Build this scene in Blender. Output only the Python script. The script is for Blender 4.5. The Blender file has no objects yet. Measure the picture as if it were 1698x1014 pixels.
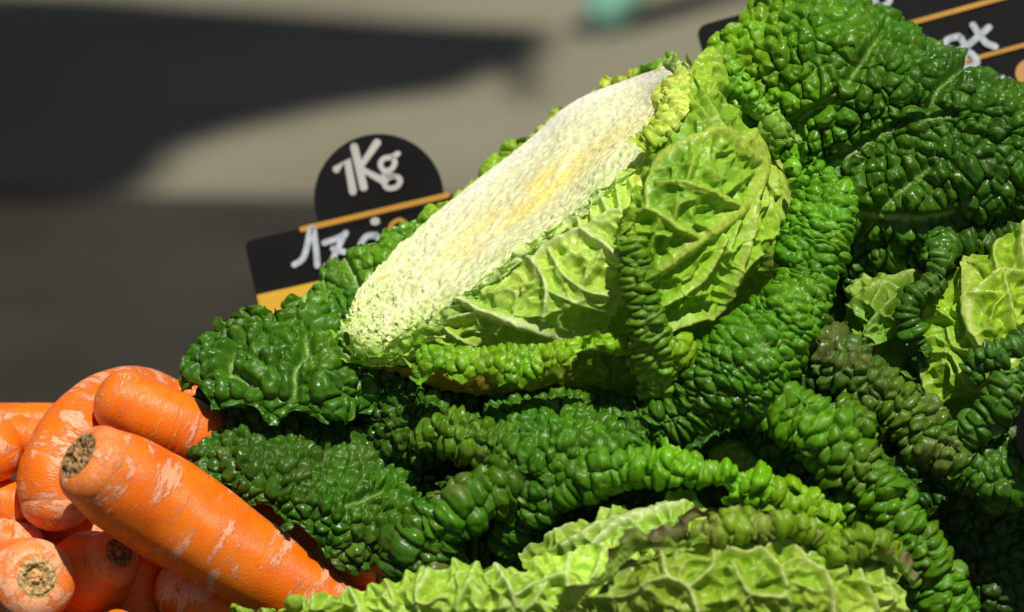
import bpy, math, numpy as np
from mathutils import Vector, Matrix, kdtree

# ------------------------------------------------------------------ camera, world, sun, exposure
sc = bpy.context.scene
COL = sc.collection
PW, PH = 1698.0, 1014.0            # photograph size: the layout below is measured on it
DIST, LENS, SENSOR = 1.25, 100.0, 36.0
PITCH = math.radians(18)
CAM_LOC = np.array([0.0, 0.0, 1.26])
cam_d = bpy.data.cameras.new('camera'); cam_d.lens = LENS; cam_d.sensor_width = SENSOR
cam_d.clip_start = 0.05; cam_d.clip_end = 200
cam_d.dof.use_dof = True; cam_d.dof.focus_distance = DIST - 0.022; cam_d.dof.aperture_fstop = 5.8
cam = bpy.data.objects.new('camera', cam_d); COL.objects.link(cam)
cam.location = CAM_LOC; cam.rotation_euler = (math.pi/2 - PITCH, 0, 0)
sc.camera = cam
R_X = np.array([1.0, 0, 0]); R_U = np.array([0, math.sin(PITCH), math.cos(PITCH)])
R_Z = np.array([0, -math.cos(PITCH), math.sin(PITCH)])      # towards the camera

SUN_CAM = np.array([0.17, 0.76, 0.62])                      # towards the sun, in camera axes
SUN = SUN_CAM[0]*R_X + SUN_CAM[1]*R_U + SUN_CAM[2]*R_Z
SUN /= np.linalg.norm(SUN)
ELEV = math.asin(SUN[2]); AZ = math.atan2(SUN[0], SUN[1])
w = bpy.data.worlds.new('World'); sc.world = w; w.use_nodes = True
nt = w.node_tree
sky = nt.nodes.new('ShaderNodeTexSky'); sky.sky_type = 'NISHITA'; sky.sun_disc = False
sky.sun_elevation = ELEV; sky.sun_rotation = AZ
sky.air_density = 0.5; sky.dust_density = 1.2; sky.ozone_density = 0.5
nt.nodes['Background'].inputs['Strength'].default_value = 0.05
nt.links.new(sky.outputs[0], nt.nodes['Background'].inputs['Color'])
sl = bpy.data.lights.new('sun', 'SUN'); sl.energy = 5.0; sl.angle = math.radians(0.5); sl.color = (1.0, 0.95, 0.86)
so = bpy.data.objects.new('sun', sl); COL.objects.link(so)
so.rotation_euler = Vector(SUN).to_track_quat('Z', 'Y').to_euler()
so.location = (0, 0, 5)
vs = sc.view_settings
vs.view_transform = 'Standard'; vs.look = 'None'; vs.exposure = 0.0; vs.gamma = 1.0; vs.use_curve_mapping = False
sc.cycles.max_bounces = 6; sc.cycles.transparent_max_bounces = 4
sc.cycles.diffuse_bounces = 4; sc.cycles.glossy_bounces = 2; sc.cycles.transmission_bounces = 4
sc.cycles.caustics_reflective = False; sc.cycles.caustics_refractive = False
sc.cycles.use_denoising = True

# ------------------------------------------------------------------ layout helpers
CM = 0.01
K = SENSOR/LENS/PW
DZ = 0.0            # depth offset of the group being laid out, cm
def W(p):
    """photo measure (px, py, cm towards the camera from the focus plane) -> world"""
    p = np.asarray(p, float)
    z = DIST - (p[..., 2]+DZ)*CM
    x = (p[..., 0]-PW/2)*K*z; y = (PH/2-p[..., 1])*K*z
    return CAM_LOC + x[..., None]*R_X + y[..., None]*R_U - z[..., None]*R_Z
def PROJ(X):
    q = X-CAM_LOC
    z = -(q@R_Z)
    return (q@R_X)/z/K+PW/2, PH/2-(q@R_U)/z/K
def G(px, py, h=0.0):
    """photo point -> where its line of sight meets the height h"""
    d = (px-PW/2)*K*R_X + (PH/2-py)*K*R_U - R_Z
    t = (h-CAM_LOC[2])/d[2]
    return CAM_LOC+t*d

# ------------------------------------------------------------------ noise
def _h(ix, iy, iz, seed):
    n = (ix*374761393 + iy*668265263 + iz*2147483647 + seed*1274126177) & 0xffffffff
    n = ((n ^ (n >> 13))*1274126177) & 0xffffffff
    n = ((n ^ (n >> 16))*2246822519) & 0xffffffff
    return ((n ^ (n >> 15)) & 0xffffff)/float(0xffffff)
def vnoise(P, seed=0):
    P = np.asarray(P, float)
    i = np.floor(P).astype(np.int64); f = P-i; f = f*f*f*(f*(f*6-15)+10)
    r = 0
    for dx in (0, 1):
        wx = f[..., 0] if dx else 1-f[..., 0]
        for dy in (0, 1):
            wy = f[..., 1] if dy else 1-f[..., 1]
            for dz in (0, 1):
                wz = f[..., 2] if dz else 1-f[..., 2]
                r = r+wx*wy*wz*_h(i[..., 0]+dx, i[..., 1]+dy, i[..., 2]+dz, seed)
    return r*2-1
def fbm(P, seed=0, o=3):
    a, r = 1.0, 0
    for k in range(o):
        r = r+a*vnoise(np.asarray(P)*2**k, seed+k*17); a *= 0.5
    return r
def sstep(a, b, x):
    t = np.clip((x-a)/(b-a), 0, 1); return t*t*(3-2*t)

# ------------------------------------------------------------------ splines
def crom(P, n):
    """Catmull-Rom through P (k, ...) at n even parameters"""
    P = np.asarray(P, float); k = len(P)
    E = np.concatenate([(2*P[0]-P[1])[None], P, (2*P[-1]-P[-2])[None]])
    t = np.linspace(0, k-1, n); i = np.minimum(t.astype(int), k-2); f = t-i
    f = f.reshape((-1,)+(1,)*(P.ndim-1))
    a, b, c, d = E[i], E[i+1], E[i+2], E[i+3]
    return 0.5*(2*b+(c-a)*f+(2*a-5*b+4*c-d)*f*f+(3*b-a-3*c+d)*f**3)
def even(P, n):
    """the curve of crom() at n points of even arc length"""
    Q = crom(P, max(200, 4*n)); L = np.r_[0, np.cumsum(np.linalg.norm(np.diff(Q[:, :3], axis=0), axis=1))]
    s = np.linspace(0, L[-1], n)
    return np.stack([np.interp(s, L, Q[:, c]) for c in range(Q.shape[1])], 1)
def grid_normals(X):
    du = np.gradient(X, axis=0); dv = np.gradient(X, axis=1)
    n = np.cross(du, dv); n /= np.linalg.norm(n, axis=-1, keepdims=True)+1e-12
    return n
def seg_dist(px, py, line):
    """distance in photo pixels to a polyline, and the 0..1 place along it"""
    L = np.asarray(line, float); best = np.full(px.shape, 1e9); tt = np.zeros(px.shape)
    if len(L) > 2: L = crom(L, (len(L)-1)*5+1)
    n = len(L)-1
    for k in range(n):
        a, b = L[k, :2], L[k+1, :2]; ab = b-a; q = ab@ab+1e-9
        t = np.clip(((px-a[0])*ab[0]+(py-a[1])*ab[1])/q, 0, 1)
        d = np.hypot(px-a[0]-t*ab[0], py-a[1]-t*ab[1])
        m = d < best; best = np.where(m, d, best); tt = np.where(m, (k+t)/n, tt)
    return best, tt

# ------------------------------------------------------------------ objects
def link(name, me, parent=None, mat=None):
    o = bpy.data.objects.new(name, me); COL.objects.link(o)
    if parent is not None:
        o.parent = parent; o.matrix_parent_inverse = Matrix.Translation(-parent.location)
    if mat is not None: me.materials.append(mat)
    return o
def thing(name, loc, label, cat, group=None):
    o = bpy.data.objects.new(name, None); COL.objects.link(o); o.location = loc
    o.empty_display_size = 0.02
    o['label'] = label; o['category'] = cat
    if group: o['group'] = group
    return o
def tag(o, label=None, cat=None, group=None, kind=None):
    for k, v in (('label', label), ('category', cat), ('group', group), ('kind', kind)):
        if v: o[k] = v
    return o
def grid_mesh(name, X, col=None, wrap=False, extra=None):
    nu, nv = X.shape[:2]
    idx = np.arange(nu*nv).reshape(nu, nv)
    if wrap: idx = np.concatenate([idx, idx[:, :1]], 1)
    q = np.stack([idx[:-1, :-1], idx[1:, :-1], idx[1:, 1:], idx[:-1, 1:]], -1).reshape(-1, 4)
    return raw_mesh(name, X.reshape(-1, 3), q, None if col is None else col.reshape(-1, col.shape[-1]), extra)
def raw_mesh(name, V, q, col=None, extra=None):
    me = bpy.data.meshes.new(name)
    me.vertices.add(len(V)); me.vertices.foreach_set('co', np.ascontiguousarray(V, np.float32).ravel())
    nl = q.size
    me.loops.add(nl); me.loops.foreach_set('vertex_index', q.astype(np.int32).ravel())
    me.polygons.add(len(q)); me.polygons.foreach_set('loop_start', np.arange(0, nl, q.shape[1], dtype=np.int32))
    me.polygons.foreach_set('loop_total', np.full(len(q), q.shape[1], np.int32))
    me.polygons.foreach_set('use_smooth', np.ones(len(q), bool))
    me.update(calc_edges=True)
    if col is not None:
        a = me.attributes.new('Col', 'FLOAT_COLOR', 'POINT')
        c = np.ones((len(V), 4), np.float32); c[:, :3] = col[:, :3]
        a.data.foreach_set('color', c.ravel())
    if extra is not None:
        a = me.attributes.new('Wear', 'FLOAT', 'POINT'); a.data.foreach_set('value', extra.astype(np.float32).ravel())
    return me

# ------------------------------------------------------------------ materials
def new_mat(name):
    m = bpy.data.materials.new(name); m.use_nodes = True
    return m, m.node_tree.nodes, m.node_tree.links, m.node_tree.nodes['Principled BSDF']
def nd(N, t, **kw):
    n = N.new(t)
    for k, v in kw.items():
        if hasattr(n, k): setattr(n, k, v)
        else: n.inputs[k.replace('_', ' ')].default_value = v
    return n
def leaf_mat(name, trans=0.2, rough=0.36, tint=(1.25, 1.15, 0.5), bump=0.35, wet=0.5, spec=0.5):
    m, N, L, b = new_mat(name)
    at = nd(N, 'ShaderNodeAttribute', attribute_name='Col')
    tc = nd(N, 'ShaderNodeTexCoord')
    n1 = nd(N, 'ShaderNodeTexNoise', Scale=420.0, Detail=3.0)
    n2 = nd(N, 'ShaderNodeTexNoise', Scale=60.0, Detail=3.0)
    L.new(tc.outputs['Object'], n1.inputs['Vector']); L.new(tc.outputs['Object'], n2.inputs['Vector'])
    r = nd(N, 'ShaderNodeMapRange'); r.inputs['From Min'].default_value = 0.3; r.inputs['From Max'].default_value = 0.7
    r.inputs['To Min'].default_value = 0.82; r.inputs['To Max'].default_value = 1.16
    L.new(n1.outputs['Fac'], r.inputs['Value'])
    mx = nd(N, 'ShaderNodeMix', data_type='RGBA', blend_type='MULTIPLY'); mx.inputs['Factor'].default_value = 1
    L.new(at.outputs['Color'], mx.inputs['A']); L.new(r.outputs['Result'], mx.inputs['B'])
    vo = nd(N, 'ShaderNodeTexVoronoi', feature='DISTANCE_TO_EDGE', Scale=330.0); L.new(tc.outputs['Object'], vo.inputs['Vector'])
    vr_ = nd(N, 'ShaderNodeMapRange'); vr_.inputs['From Max'].default_value = 0.09; vr_.inputs['To Min'].default_value = 0.20; vr_.inputs['To Max'].default_value = 0.0
    L.new(vo.outputs['Distance'], vr_.inputs['Value'])
    mv = nd(N, 'ShaderNodeMix', data_type='RGBA'); L.new(vr_.outputs['Result'], mv.inputs['Factor']); L.new(mx.outputs['Result'], mv.inputs['A'])
    br_ = nd(N, 'ShaderNodeMix', data_type='RGBA', blend_type='MULTIPLY'); br_.inputs['Factor'].default_value = 1; br_.inputs['B'].default_value = (2.6, 1.9, 2.0, 1)
    L.new(mx.outputs['Result'], br_.inputs['A']); L.new(br_.outputs['Result'], mv.inputs['B'])
    L.new(mv.outputs['Result'], b.inputs['Base Color'])
    rr = nd(N, 'ShaderNodeMapRange'); rr.inputs['From Min'].default_value = 0.46; rr.inputs['From Max'].default_value = 0.66
    rr.inputs['To Min'].default_value = rough; rr.inputs['To Max'].default_value = rough*(1-0.55*wet)
    L.new(n2.outputs['Fac'], rr.inputs['Value']); L.new(rr.outputs['Result'], b.inputs['Roughness'])
    b.inputs['Specular IOR Level'].default_value = spec
    bp = nd(N, 'ShaderNodeBump'); bp.inputs['Strength'].default_value = bump; bp.inputs['Distance'].default_value = 0.0006
    L.new(n1.outputs['Fac'], bp.inputs['Height']); L.new(bp.outputs['Normal'], b.inputs['Normal'])
    tr = nd(N, 'ShaderNodeBsdfTranslucent')
    tm = nd(N, 'ShaderNodeMix', data_type='RGBA', blend_type='MULTIPLY'); tm.inputs['Factor'].default_value = 1
    L.new(mx.outputs['Result'], tm.inputs['A']); tm.inputs['B'].default_value = (*tint, 1)
    L.new(tm.outputs['Result'], tr.inputs['Color'])
    ms = nd(N, 'ShaderNodeMixShader'); ms.inputs['Fac'].default_value = trans
    L.new(b.outputs[0], ms.inputs[1]); L.new(tr.outputs[0], ms.inputs[2])
    L.new(ms.outputs[0], N['Material Output'].inputs['Surface'])
    return m
def plain_mat(name, col, rough=0.6, spec=0.5, var=0.15, scale=40.0, bump=0.0):
    m, N, L, b = new_mat(name)
    tc = nd(N, 'ShaderNodeTexCoord'); n = nd(N, 'ShaderNodeTexNoise', Scale=scale, Detail=5.0)
    L.new(tc.outputs['Object'], n.inputs['Vector'])
    r = nd(N, 'ShaderNodeMapRange'); r.inputs['From Min'].default_value = 0.3; r.inputs['From Max'].default_value = 0.7
    r.inputs['To Min'].default_value = 1-var; r.inputs['To Max'].default_value = 1+var
    L.new(n.outputs['Fac'], r.inputs['Value'])
    mx = nd(N, 'ShaderNodeMix', data_type='RGBA', blend_type='MULTIPLY'); mx.inputs['Factor'].default_value = 1
    mx.inputs['A'].default_value = (*col, 1); L.new(r.outputs['Result'], mx.inputs['B'])
    L.new(mx.outputs['Result'], b.inputs['Base Color'])
    b.inputs['Roughness'].default_value = rough; b.inputs['Specular IOR Level'].default_value = spec
    if bump:
        bp = nd(N, 'ShaderNodeBump'); bp.inputs['Strength'].default_value = bump; bp.inputs['Distance'].default_value = 0.002
        L.new(n.outputs['Fac'], bp.inputs['Height']); L.new(bp.outputs['Normal'], b.inputs['Normal'])
    return m
M_DARK = leaf_mat('savoy_upper_side', 0.12, 0.43, (1.5, 1.3, 0.4), wet=0.8, spec=0.30)
M_PALE = leaf_mat('savoy_underside', 0.26, 0.46, (1.15, 1.1, 0.45), wet=0.7, spec=0.36)
M_CUT = leaf_mat('cabbage_cut_face', 0.12, 0.5, (1.0, 1.0, 0.8), wet=0.3, spec=0.35)

# ------------------------------------------------------------------ leaves
def poisson(X, r, rng, avoid=None):
    """blister centres on the surface points X at least r apart"""
    n = len(X); cand = rng.permutation(n)[:min(n, 9000)]
    if avoid is not None: cand = cand[~avoid[cand]]
    acc = np.empty((0, 3)); buf = []
    cell = {}
    for i in cand:
        p = X[i]; c = (int(p[0]//r), int(p[1]//r), int(p[2]//r)); ok = True
        for a in (-1, 0, 1):
            for b in (-1, 0, 1):
                for d in (-1, 0, 1):
                    for q in cell.get((c[0]+a, c[1]+b, c[2]+d), ()):
                        if (q[0]-p[0])**2+(q[1]-p[1])**2+(q[2]-p[2])**2 < r*r: ok = False; break
                    if not ok: break
                if not ok: break
            if not ok: break
        if ok: cell.setdefault(c, []).append(p); buf.append(p)
    return np.array(buf) if buf else X[:1]
def cells(X, S, wts, k=5):
    """weighted nearest centre and the distance to the border of its cell: blisters of uneven size"""
    kd = kdtree.KDTree(len(S))
    for i, s in enumerate(S): kd.insert(s, i)
    kd.balance()
    k = min(k, len(S))
    ii = np.empty((len(X), k), np.int64); find = kd.find_n
    for n, p in enumerate(X.tolist()):
        ii[n] = [r[1] for r in find(p, k)]
    if k == 1: return ii[:, 0], np.full(len(X), 1.0)
    dd = ((X[:, None]-S[ii])**2).sum(2)-wts[ii]**2
    j = np.argmin(dd, 1); ar = np.arange(len(X)); i1 = ii[ar, j]; d1 = dd[ar, j]; s1 = S[i1]
    b = np.full(len(X), 1.0)
    for q in range(k):
        o = ii[:, q] != i1
        bb = (dd[:, q]-d1)/(2*np.linalg.norm(S[ii[:, q]]-s1, axis=1)+1e-9)
        b = np.where(o, np.minimum(b, bb), b)
    return i1, np.maximum(b, 0)
def col_field(px, py, pts):
    """smooth blend of the leaf's own colours given at photo points"""
    if not isinstance(pts, list): return np.broadcast_to(np.array(pts, float), px.shape+(3,)).copy()
    ws = 0; cs = 0
    for (x, y, c) in pts:
        wgt = 1/(((px-x)**2+(py-y)**2)+900.0)**1.5
        ws = ws+wgt; cs = cs+wgt[..., None]*np.array(c)
    return cs/ws[..., None]

PUFF = 2.3
def finish(name, X, parent, mat, side=1, blister=0.75, big=2.0, h=0.30, hb=0.25, veins=(), vcol=(0.30, 0.45, 0.12),
           colour=(0.03, 0.15, 0.015), seed=0, under=False, ridge=0.10, rag=(), rag_amp=0.5, edge_col=None,
           bulge=0.22, spots=0.0, wave=0.25, crease=0.12, smooth=1.0, aniso=None, vgroove=0.28, blend_h=None):
    """puckers a base sheet (world points nu x nv x 3) into savoy leaf: blisters on the upper side, pockets and raised
    ribs on the underside; ribs follow the polylines measured on the photo"""
    rng = np.random.default_rng(seed+11)
    if not under: blister = blister*0.55; h = h*0.84
    nu, nv = X.shape[:2]
    # ragged margins
    for e in rag:
        ax = 0 if e[0] == 'u' else 1
        Y = X if e[1] == '1' else np.flip(X, ax)
        Y = Y.copy(); n = Y.shape[ax]; m = max(4, int(n*0.18))
        sl_in = np.take(Y, n-1-m, ax); ed = np.take(Y, n-1, ax)
        dirv = ed-sl_in; dirv /= np.linalg.norm(dirv, axis=-1, keepdims=True)+1e-9
        s = ed/CM
        amp = (0.6*vnoise(s*0.8, seed+5)+0.5*vnoise(s*1.9, seed+6)+0.25*vnoise(s*4.0, seed+8)-0.15)*rag_amp*CM
        lift = vnoise(s*0.9, seed+7)*rag_amp*0.7*CM
        f = np.linspace(0, 1, m+1)**2
        nn = grid_normals(Y)
        for k in range(m+1):
            j = n-1-m+k
            if ax == 0: Y[j] += dirv*(amp*f[k])[:, None]+nn[j]*(lift*f[k])[:, None]
            else: Y[:, j] += dirv*(amp*f[k])[:, None]+nn[:, j]*(lift*f[k])[:, None]
        X = Y if e[1] == '1' else np.flip(Y, ax)
    N = grid_normals(X)
    V = (CAM_LOC-X); V /= np.linalg.norm(V, axis=-1, keepdims=True)
    if np.median((N*V).sum(-1)) < 0: N = -N
    N = N*side
    P = X.reshape(-1, 3); Nf = N.reshape(-1, 3)
    Pc = P/CM
    if wave: 
        P = P+Nf*(wave*CM*fbm(Pc*0.45, seed+2, 2))[:, None]
    px, py = PROJ(P)
    cmpx = 1/(K*DIST*100)                     # pixels per cm
    # ribs
    vd = np.full(len(P), 9.0); vr = np.zeros(len(P)); vw = np.full(len(P), 0.1)
    for line, w0, w1 in veins:
        wob = 2.0*vnoise(Pc*0.9, seed+31)
        d, t = seg_dist(px+wob, py-wob, line); d = d/cmpx
        wd = w0+(w1-w0)*t
        rr = np.exp(-(d/wd)**2.0)*np.clip(wd/0.13, 0.45, 1.5)
        vr = np.maximum(vr, rr); m = d-wd < vd-vw
        vd = np.where(m, d, vd); vw = np.where(m, wd, vw)
    warp = np.stack([vnoise(Pc*1.1, seed+41), vnoise(Pc*1.1, seed+42), vnoise(Pc*1.1, seed+43)], 1)*0.30
    if under: warp = warp*2.2
    warp += np.stack([vnoise(Pc*3.2, seed+44), vnoise(Pc*3.2, seed+45), vnoise(Pc*3.2, seed+46)], 1)*0.14
    Q = P+warp*CM*blister
    if aniso is not None:                     # blisters drawn out across a direction
        a = np.asarray(aniso[:3], float); a = a[0]*R_X+a[1]*R_U+a[2]*R_Z; a /= np.linalg.norm(a)
        Q = Q+a*((Q@a)*(aniso[3]-1))[:, None]
    Sd = poisson(Q, blister*CM, rng, (vd-vw) < 0.22*blister if len(veins) else None)
    Sb = poisson(Q, big*CM, rng)
    wS = rng.uniform(0, 0.95, len(Sd))*blister*CM; i1, b1 = cells(Q, Sd, wS); i2, b2 = cells(Q, Sb, rng.uniform(0, 0.5, len(Sb))*big*CM, 4)
    R1 = 0.53*blister*CM; R2 = 0.5*big*CM
    t1 = np.clip(b1/R1, 0, 1); t2 = np.clip(b2/R2, 0, 1)
    d1 = np.sqrt(np.clip(1-(1-t1)**2, 0, 1)); d2 = np.sqrt(np.clip(1-(1-t2)**2, 0, 1))
    if under: d1 = sstep(0, 1, t1); d2 = sstep(-0.1, 1, t2)
    if not under:                             # lobes on each blister
        Sl = poisson(Q, 0.52*blister*CM, rng); i3, b3 = cells(Q, Sl, rng.uniform(0, 0.4, len(Sl))*blister*CM, 4)
        t3 = np.clip(b3/(0.34*blister*CM), 0, 1); d3 = np.sqrt(np.clip(1-(1-t3)**2, 0, 1))
    hs = (rng.uniform(0.7, 1.15, len(Sd))+0.45*(wS/(0.95*blister*CM)-0.5))[i1]*PUFF
    vm = sstep(0.0, vgroove*max(1, blister), vd-vw*0.8) if len(veins) else 1.0
    hmod = 1.0 if blend_h is None else blend_h(px, py)
    if not under: d1 = d1*(0.80+0.26*d3*rng.uniform(0.4, 1.2, len(Sl))[i3])
    H = (h*hs*d1*(0.25+0.75*vm)+hb*d2*vm)*smooth*hmod
    H = H+(0.009 if under else 0.020)*fbm(Pc*4.5, seed+3, 2)+0.05*fbm(Pc*1.7, seed+4, 2)
    if under:
        H = -H+vr*ridge*1.25+ridge*0.45*np.exp(-(b2/(0.10*CM))**2)*hmod+ridge*0.12*np.exp(-(b1/(0.06*CM))**2)*hmod
        Y = P-Nf*0+Nf*(H*CM)[:, None]
        # Nf points to the viewer side; pockets sink, ribs stand proud
    else:
        H = H+vr*0.13
        T = Q-Sd[i1]; 
        if aniso is not None: T = T-a*((T@a)*(1-1/aniso[3]))[:, None]
        T = T-Nf*(T*Nf).sum(1)[:, None]
        Y = P+Nf*(H*CM)[:, None]+T*(bulge*d1*(1-t1*0.6)*vm)[:, None]
    # the leaf's own colour: green, paler ribs and veinlets, browned margin
    C = col_field(px, py, colour)*np.array((1.12, 0.88, 0.40) if mat is M_DARK else (0.95, 0.98, 0.50))
    if mat is M_DARK: C[:, 0] = np.maximum(C[:, 0], 0.32*C[:, 1])
    var = fbm(Pc*0.35, seed+21, 3)
    C = C*(1+0.22*var)[:, None]
    C = C*(1+(1.0 if mat is M_DARK else 0.4)*rng.uniform(-0.16, 0.16, len(Sd))[i1])[:, None]
    C[:, 0] *= 1+(0.13 if mat is M_DARK else 0.06)*rng.uniform(-1, 1, len(Sb))[i2]
    vc = np.array(vcol)
    ve = np.clip(np.exp(-(b2/(0.07*CM))**2)*0.8+np.exp(-(b1/(0.045*CM))**2)*0.45, 0, 1)*crease
    va = np.clip(vr*1.3, 0, 1) if len(veins) else 0*vd
    ve = np.maximum(ve, va*0.95)
    C = C*(1-ve)[:, None]+vc*ve[:, None]
    if spots:
        s = sstep(0.32, 0.62, fbm(Pc*0.9, seed+61, 4))*spots
        C = C*(1-s)[:, None]+np.array((0.22, 0.15, 0.06))*s[:, None]
    if edge_col is not None:
        u = np.linspace(0, 1, nu)[:, None]+np.zeros((nu, nv)); v = np.linspace(0, 1, nv)[None]+np.zeros((nu, nv))
        e = np.zeros((nu, nv))
        for tag_, wdt in edge_col[1]:
            dd = {'u0': u, 'u1': 1-u, 'v0': v, 'v1': 1-v}[tag_]
            e = np.maximum(e, 1-sstep(0, wdt, dd+0.5*wdt*vnoise(X/CM*0.9, seed+71)))
        e = e.ravel()
        C = C*(1-e)[:, None]+np.array(edge_col[0])*e[:, None]
    me = grid_mesh(name, Y.reshape(nu, nv, 3), np.clip(C, 0.002, 0.95).reshape(nu, nv, 3))
    return link(name, me, parent, mat)

STEP = 0.055
def sheet_pts(rows, step=STEP):
    A = W(np.array(rows, float))
    lu = np.median(np.linalg.norm(np.diff(A, axis=0), axis=2).sum(0)); lv = np.median(np.linalg.norm(np.diff(A, axis=1), axis=2).sum(1))
    nu = int(max(12, lu/(step*CM))); nv = int(max(12, lv/(step*CM)))
    B = crom(A, nu); B = crom(np.swapaxes(B, 0, 1), nv)
    return np.swapaxes(B, 0, 1)
def sheet(name, parent, rows, mat, step=STEP, **kw):
    return finish(name, sheet_pts(rows, step), parent, mat, **kw)
def rope_pts(path, a0=-150, a1=150, step=STEP, flat=1.0, roll=0.0, wob=0.12, seed=0):
    """a leaf margin rolled back on itself: path of (px, py, cm, radius cm)"""
    path = np.array(path, float)
    A = W(path[:, :3]); Rr = path[:, 3]*CM
    Rr = Rr*0.50
    Q = np.concatenate([A, Rr[:, None]], 1)
    L = np.linalg.norm(np.diff(A, axis=0), axis=1).sum(); nu = int(max(16, L/(step*CM)))
    E = even(Q, nu); c = E[:, :3]; r = np.maximum(E[:, 3], 0.0006)
    t = np.gradient(c, axis=0); t /= np.linalg.norm(t, axis=1, keepdims=True)
    v = CAM_LOC-c; v /= np.linalg.norm(v, axis=1, keepdims=True)
    n = v-(v*t).sum(1)[:, None]*t; n /= np.linalg.norm(n, axis=1, keepdims=True); b = np.cross(t, n)
    nv = int(max(24, np.median(r)*math.radians(a1-a0)/(step*CM)))
    th = np.radians(np.linspace(a0, a1, nv))+math.radians(roll)
    s = np.linspace(0, L/CM, nu)
    wv = 1+wob*vnoise(np.stack([s*0.55, s*0, s*0+seed], 1), seed)[:, None]+wob*vnoise(
        np.stack([s[:, None]*0.7+0*th, 1.2*np.cos(th)[None]+0*s[:, None], 1.2*np.sin(th)[None]+0*s[:, None]+seed], -1), seed+1)
    rad = r[:, None]*wv
    return c[:, None]+rad[..., None]*(np.cos(th)[None, :, None]*flat*n[:, None]+np.sin(th)[None, :, None]*b[:, None])
def rope(name, parent, path, mat, a0=-112, a1=112, step=STEP, flat=0.7, roll=0.0, wob=0.28, **kw):
    X = rope_pts(path, a0, a1, step, flat, roll, wob, kw.get('seed', 0))
    kw.setdefault('wave', 0.2); kw.setdefault('rag', ('v0', 'v1')); kw.setdefault('rag_amp', 0.55)
    return finish(name, X, parent, mat, **kw)

DK = (0.022, 0.125, 0.012); MD = (0.05, 0.22, 0.014); BR = (0.13, 0.36, 0.018); LM = (0.27, 0.52, 0.05); PL = (0.42, 0.60, 0.14)
VP = (0.45, 0.62, 0.20)
def frill(name, parent, path, mat, width=0.5, ruffle=0.16, freq=2.2, rag=0.25, seed=0, colour=PL, step=0.045, lean=(0, 1, 0.4), edge=None):
    """a crumpled strip of leaf margin standing on a path of (px, py, cm): lean is the way it stands, in camera axes"""
    A = W(np.array(path, float)); L = np.linalg.norm(np.diff(A, axis=0), axis=1).sum()
    nu = int(L/(step*CM)*1.5); nv = max(8, int(width/step)); c = even(A, nu)
    t = np.gradient(c, axis=0); t /= np.linalg.norm(t, axis=1, keepdims=True)
    up = lean[0]*R_X+lean[1]*R_U+lean[2]*R_Z; up /= np.linalg.norm(up)
    up = up-(t@up)[:, None]*t; up /= np.linalg.norm(up, axis=1, keepdims=True); n = np.cross(t, up)
    s = np.linspace(0, L/CM, nu)[:, None]; v = np.linspace(0, 1, nv)[None]; z = 0*s+0*v
    hgt = width*(0.75+rag*1.6*fbm(np.stack([s[:, 0]*1.4, 0*s[:, 0], 0*s[:, 0]+seed], 1), seed, 3))[:, None]*np.clip(np.minimum(s, L/CM-s)/0.35, 0.15, 1)
    off = (ruffle*(fbm(np.stack([s*freq+z, v*0.9+z, z+seed], -1), seed+3, 2)))*(0.25+v)
    sh = 0.7*ruffle*vnoise(np.stack([s*freq*0.9+z, v*1.5+z, z+seed+9], -1), seed+5)*v
    dome = 0.05*np.abs(vnoise(np.stack([s*4.5+z, v*width*5+z, z+seed], -1), seed+7))
    X = c[:, None]+up[:, None]*((hgt*v)*CM)[..., None]+n[:, None]*((off+dome)*CM)[..., None]+t[:, None]*(sh*CM)[..., None]
    px, py = PROJ(X)
    C = col_field(px, py, colour)*(1+0.25*fbm(X/CM*1.6, seed+11, 3))[..., None]
    if edge is not None:
        e = (sstep(0.6, 1.0, v+0.4*fbm(np.stack([s*1.2+z, v+z, z+seed], -1), seed+13, 2)))[..., None]; C = C*(1-e)+np.array(edge)*e
    return link(name, grid_mesh(name, X, np.clip(C, 0.01, 0.95)), parent, mat)
#@@SETTING
# ------------------------------------------------------------------ setting
def poly_mesh(name, pts):
    me = bpy.data.meshes.new(name); me.from_pydata([tuple(p) for p in pts], [], [tuple(range(len(pts)))]); me.update(); return me
m, N_, L_, b_ = new_mat('worn_paving')
tc = nd(N_, 'ShaderNodeTexCoord'); n1 = nd(N_, 'ShaderNodeTexNoise', Scale=1.3, Detail=6.0); n2 = nd(N_, 'ShaderNodeTexNoise', Scale=60.0, Detail=4.0)
L_.new(tc.outputs['Object'], n1.inputs['Vector']); L_.new(tc.outputs['Object'], n2.inputs['Vector'])
cr = nd(N_, 'ShaderNodeValToRGB'); cr.color_ramp.elements[0].color = (0.19, 0.18, 0.125, 1); cr.color_ramp.elements[1].color = (0.265, 0.25, 0.18, 1)
cr.color_ramp.elements[0].position = 0.3; cr.color_ramp.elements[1].position = 0.7
L_.new(n1.outputs['Fac'], cr.inputs['Fac'])
mx = nd(N_, 'ShaderNodeMix', data_type='RGBA', blend_type='MULTIPLY'); mx.inputs['Factor'].default_value = 0.4
L_.new(cr.outputs[0], mx.inputs['A']); L_.new(n2.outputs['Fac'], mx.inputs['B']); L_.new(mx.outputs['Result'], b_.inputs['Base Color'])
b_.inputs['Roughness'].default_value = 0.95; b_.inputs['Specular IOR Level'].default_value = 0.08
M_PAVE = m
M_ROAD = plain_mat('dark_asphalt', (0.031, 0.0285, 0.0225), 0.95, 0.08, 0.3, 3.0)
g = link('ground', poly_mesh('ground', [(-60, -20, 0), (60, -20, 0), (60, 120, 0), (-60, 120, 0)]), None, M_PAVE); g['kind'] = 'structure'
pa, pb, pc, pd = G(-600, 314), G(2300, 352), G(2300, 1500), G(-600, 1500)
r = link('road', poly_mesh('road', [p+np.array([0, 0, .004]) for p in (pd, pc, pb, pa)]), None, M_ROAD); r['kind'] = 'structure'

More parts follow.
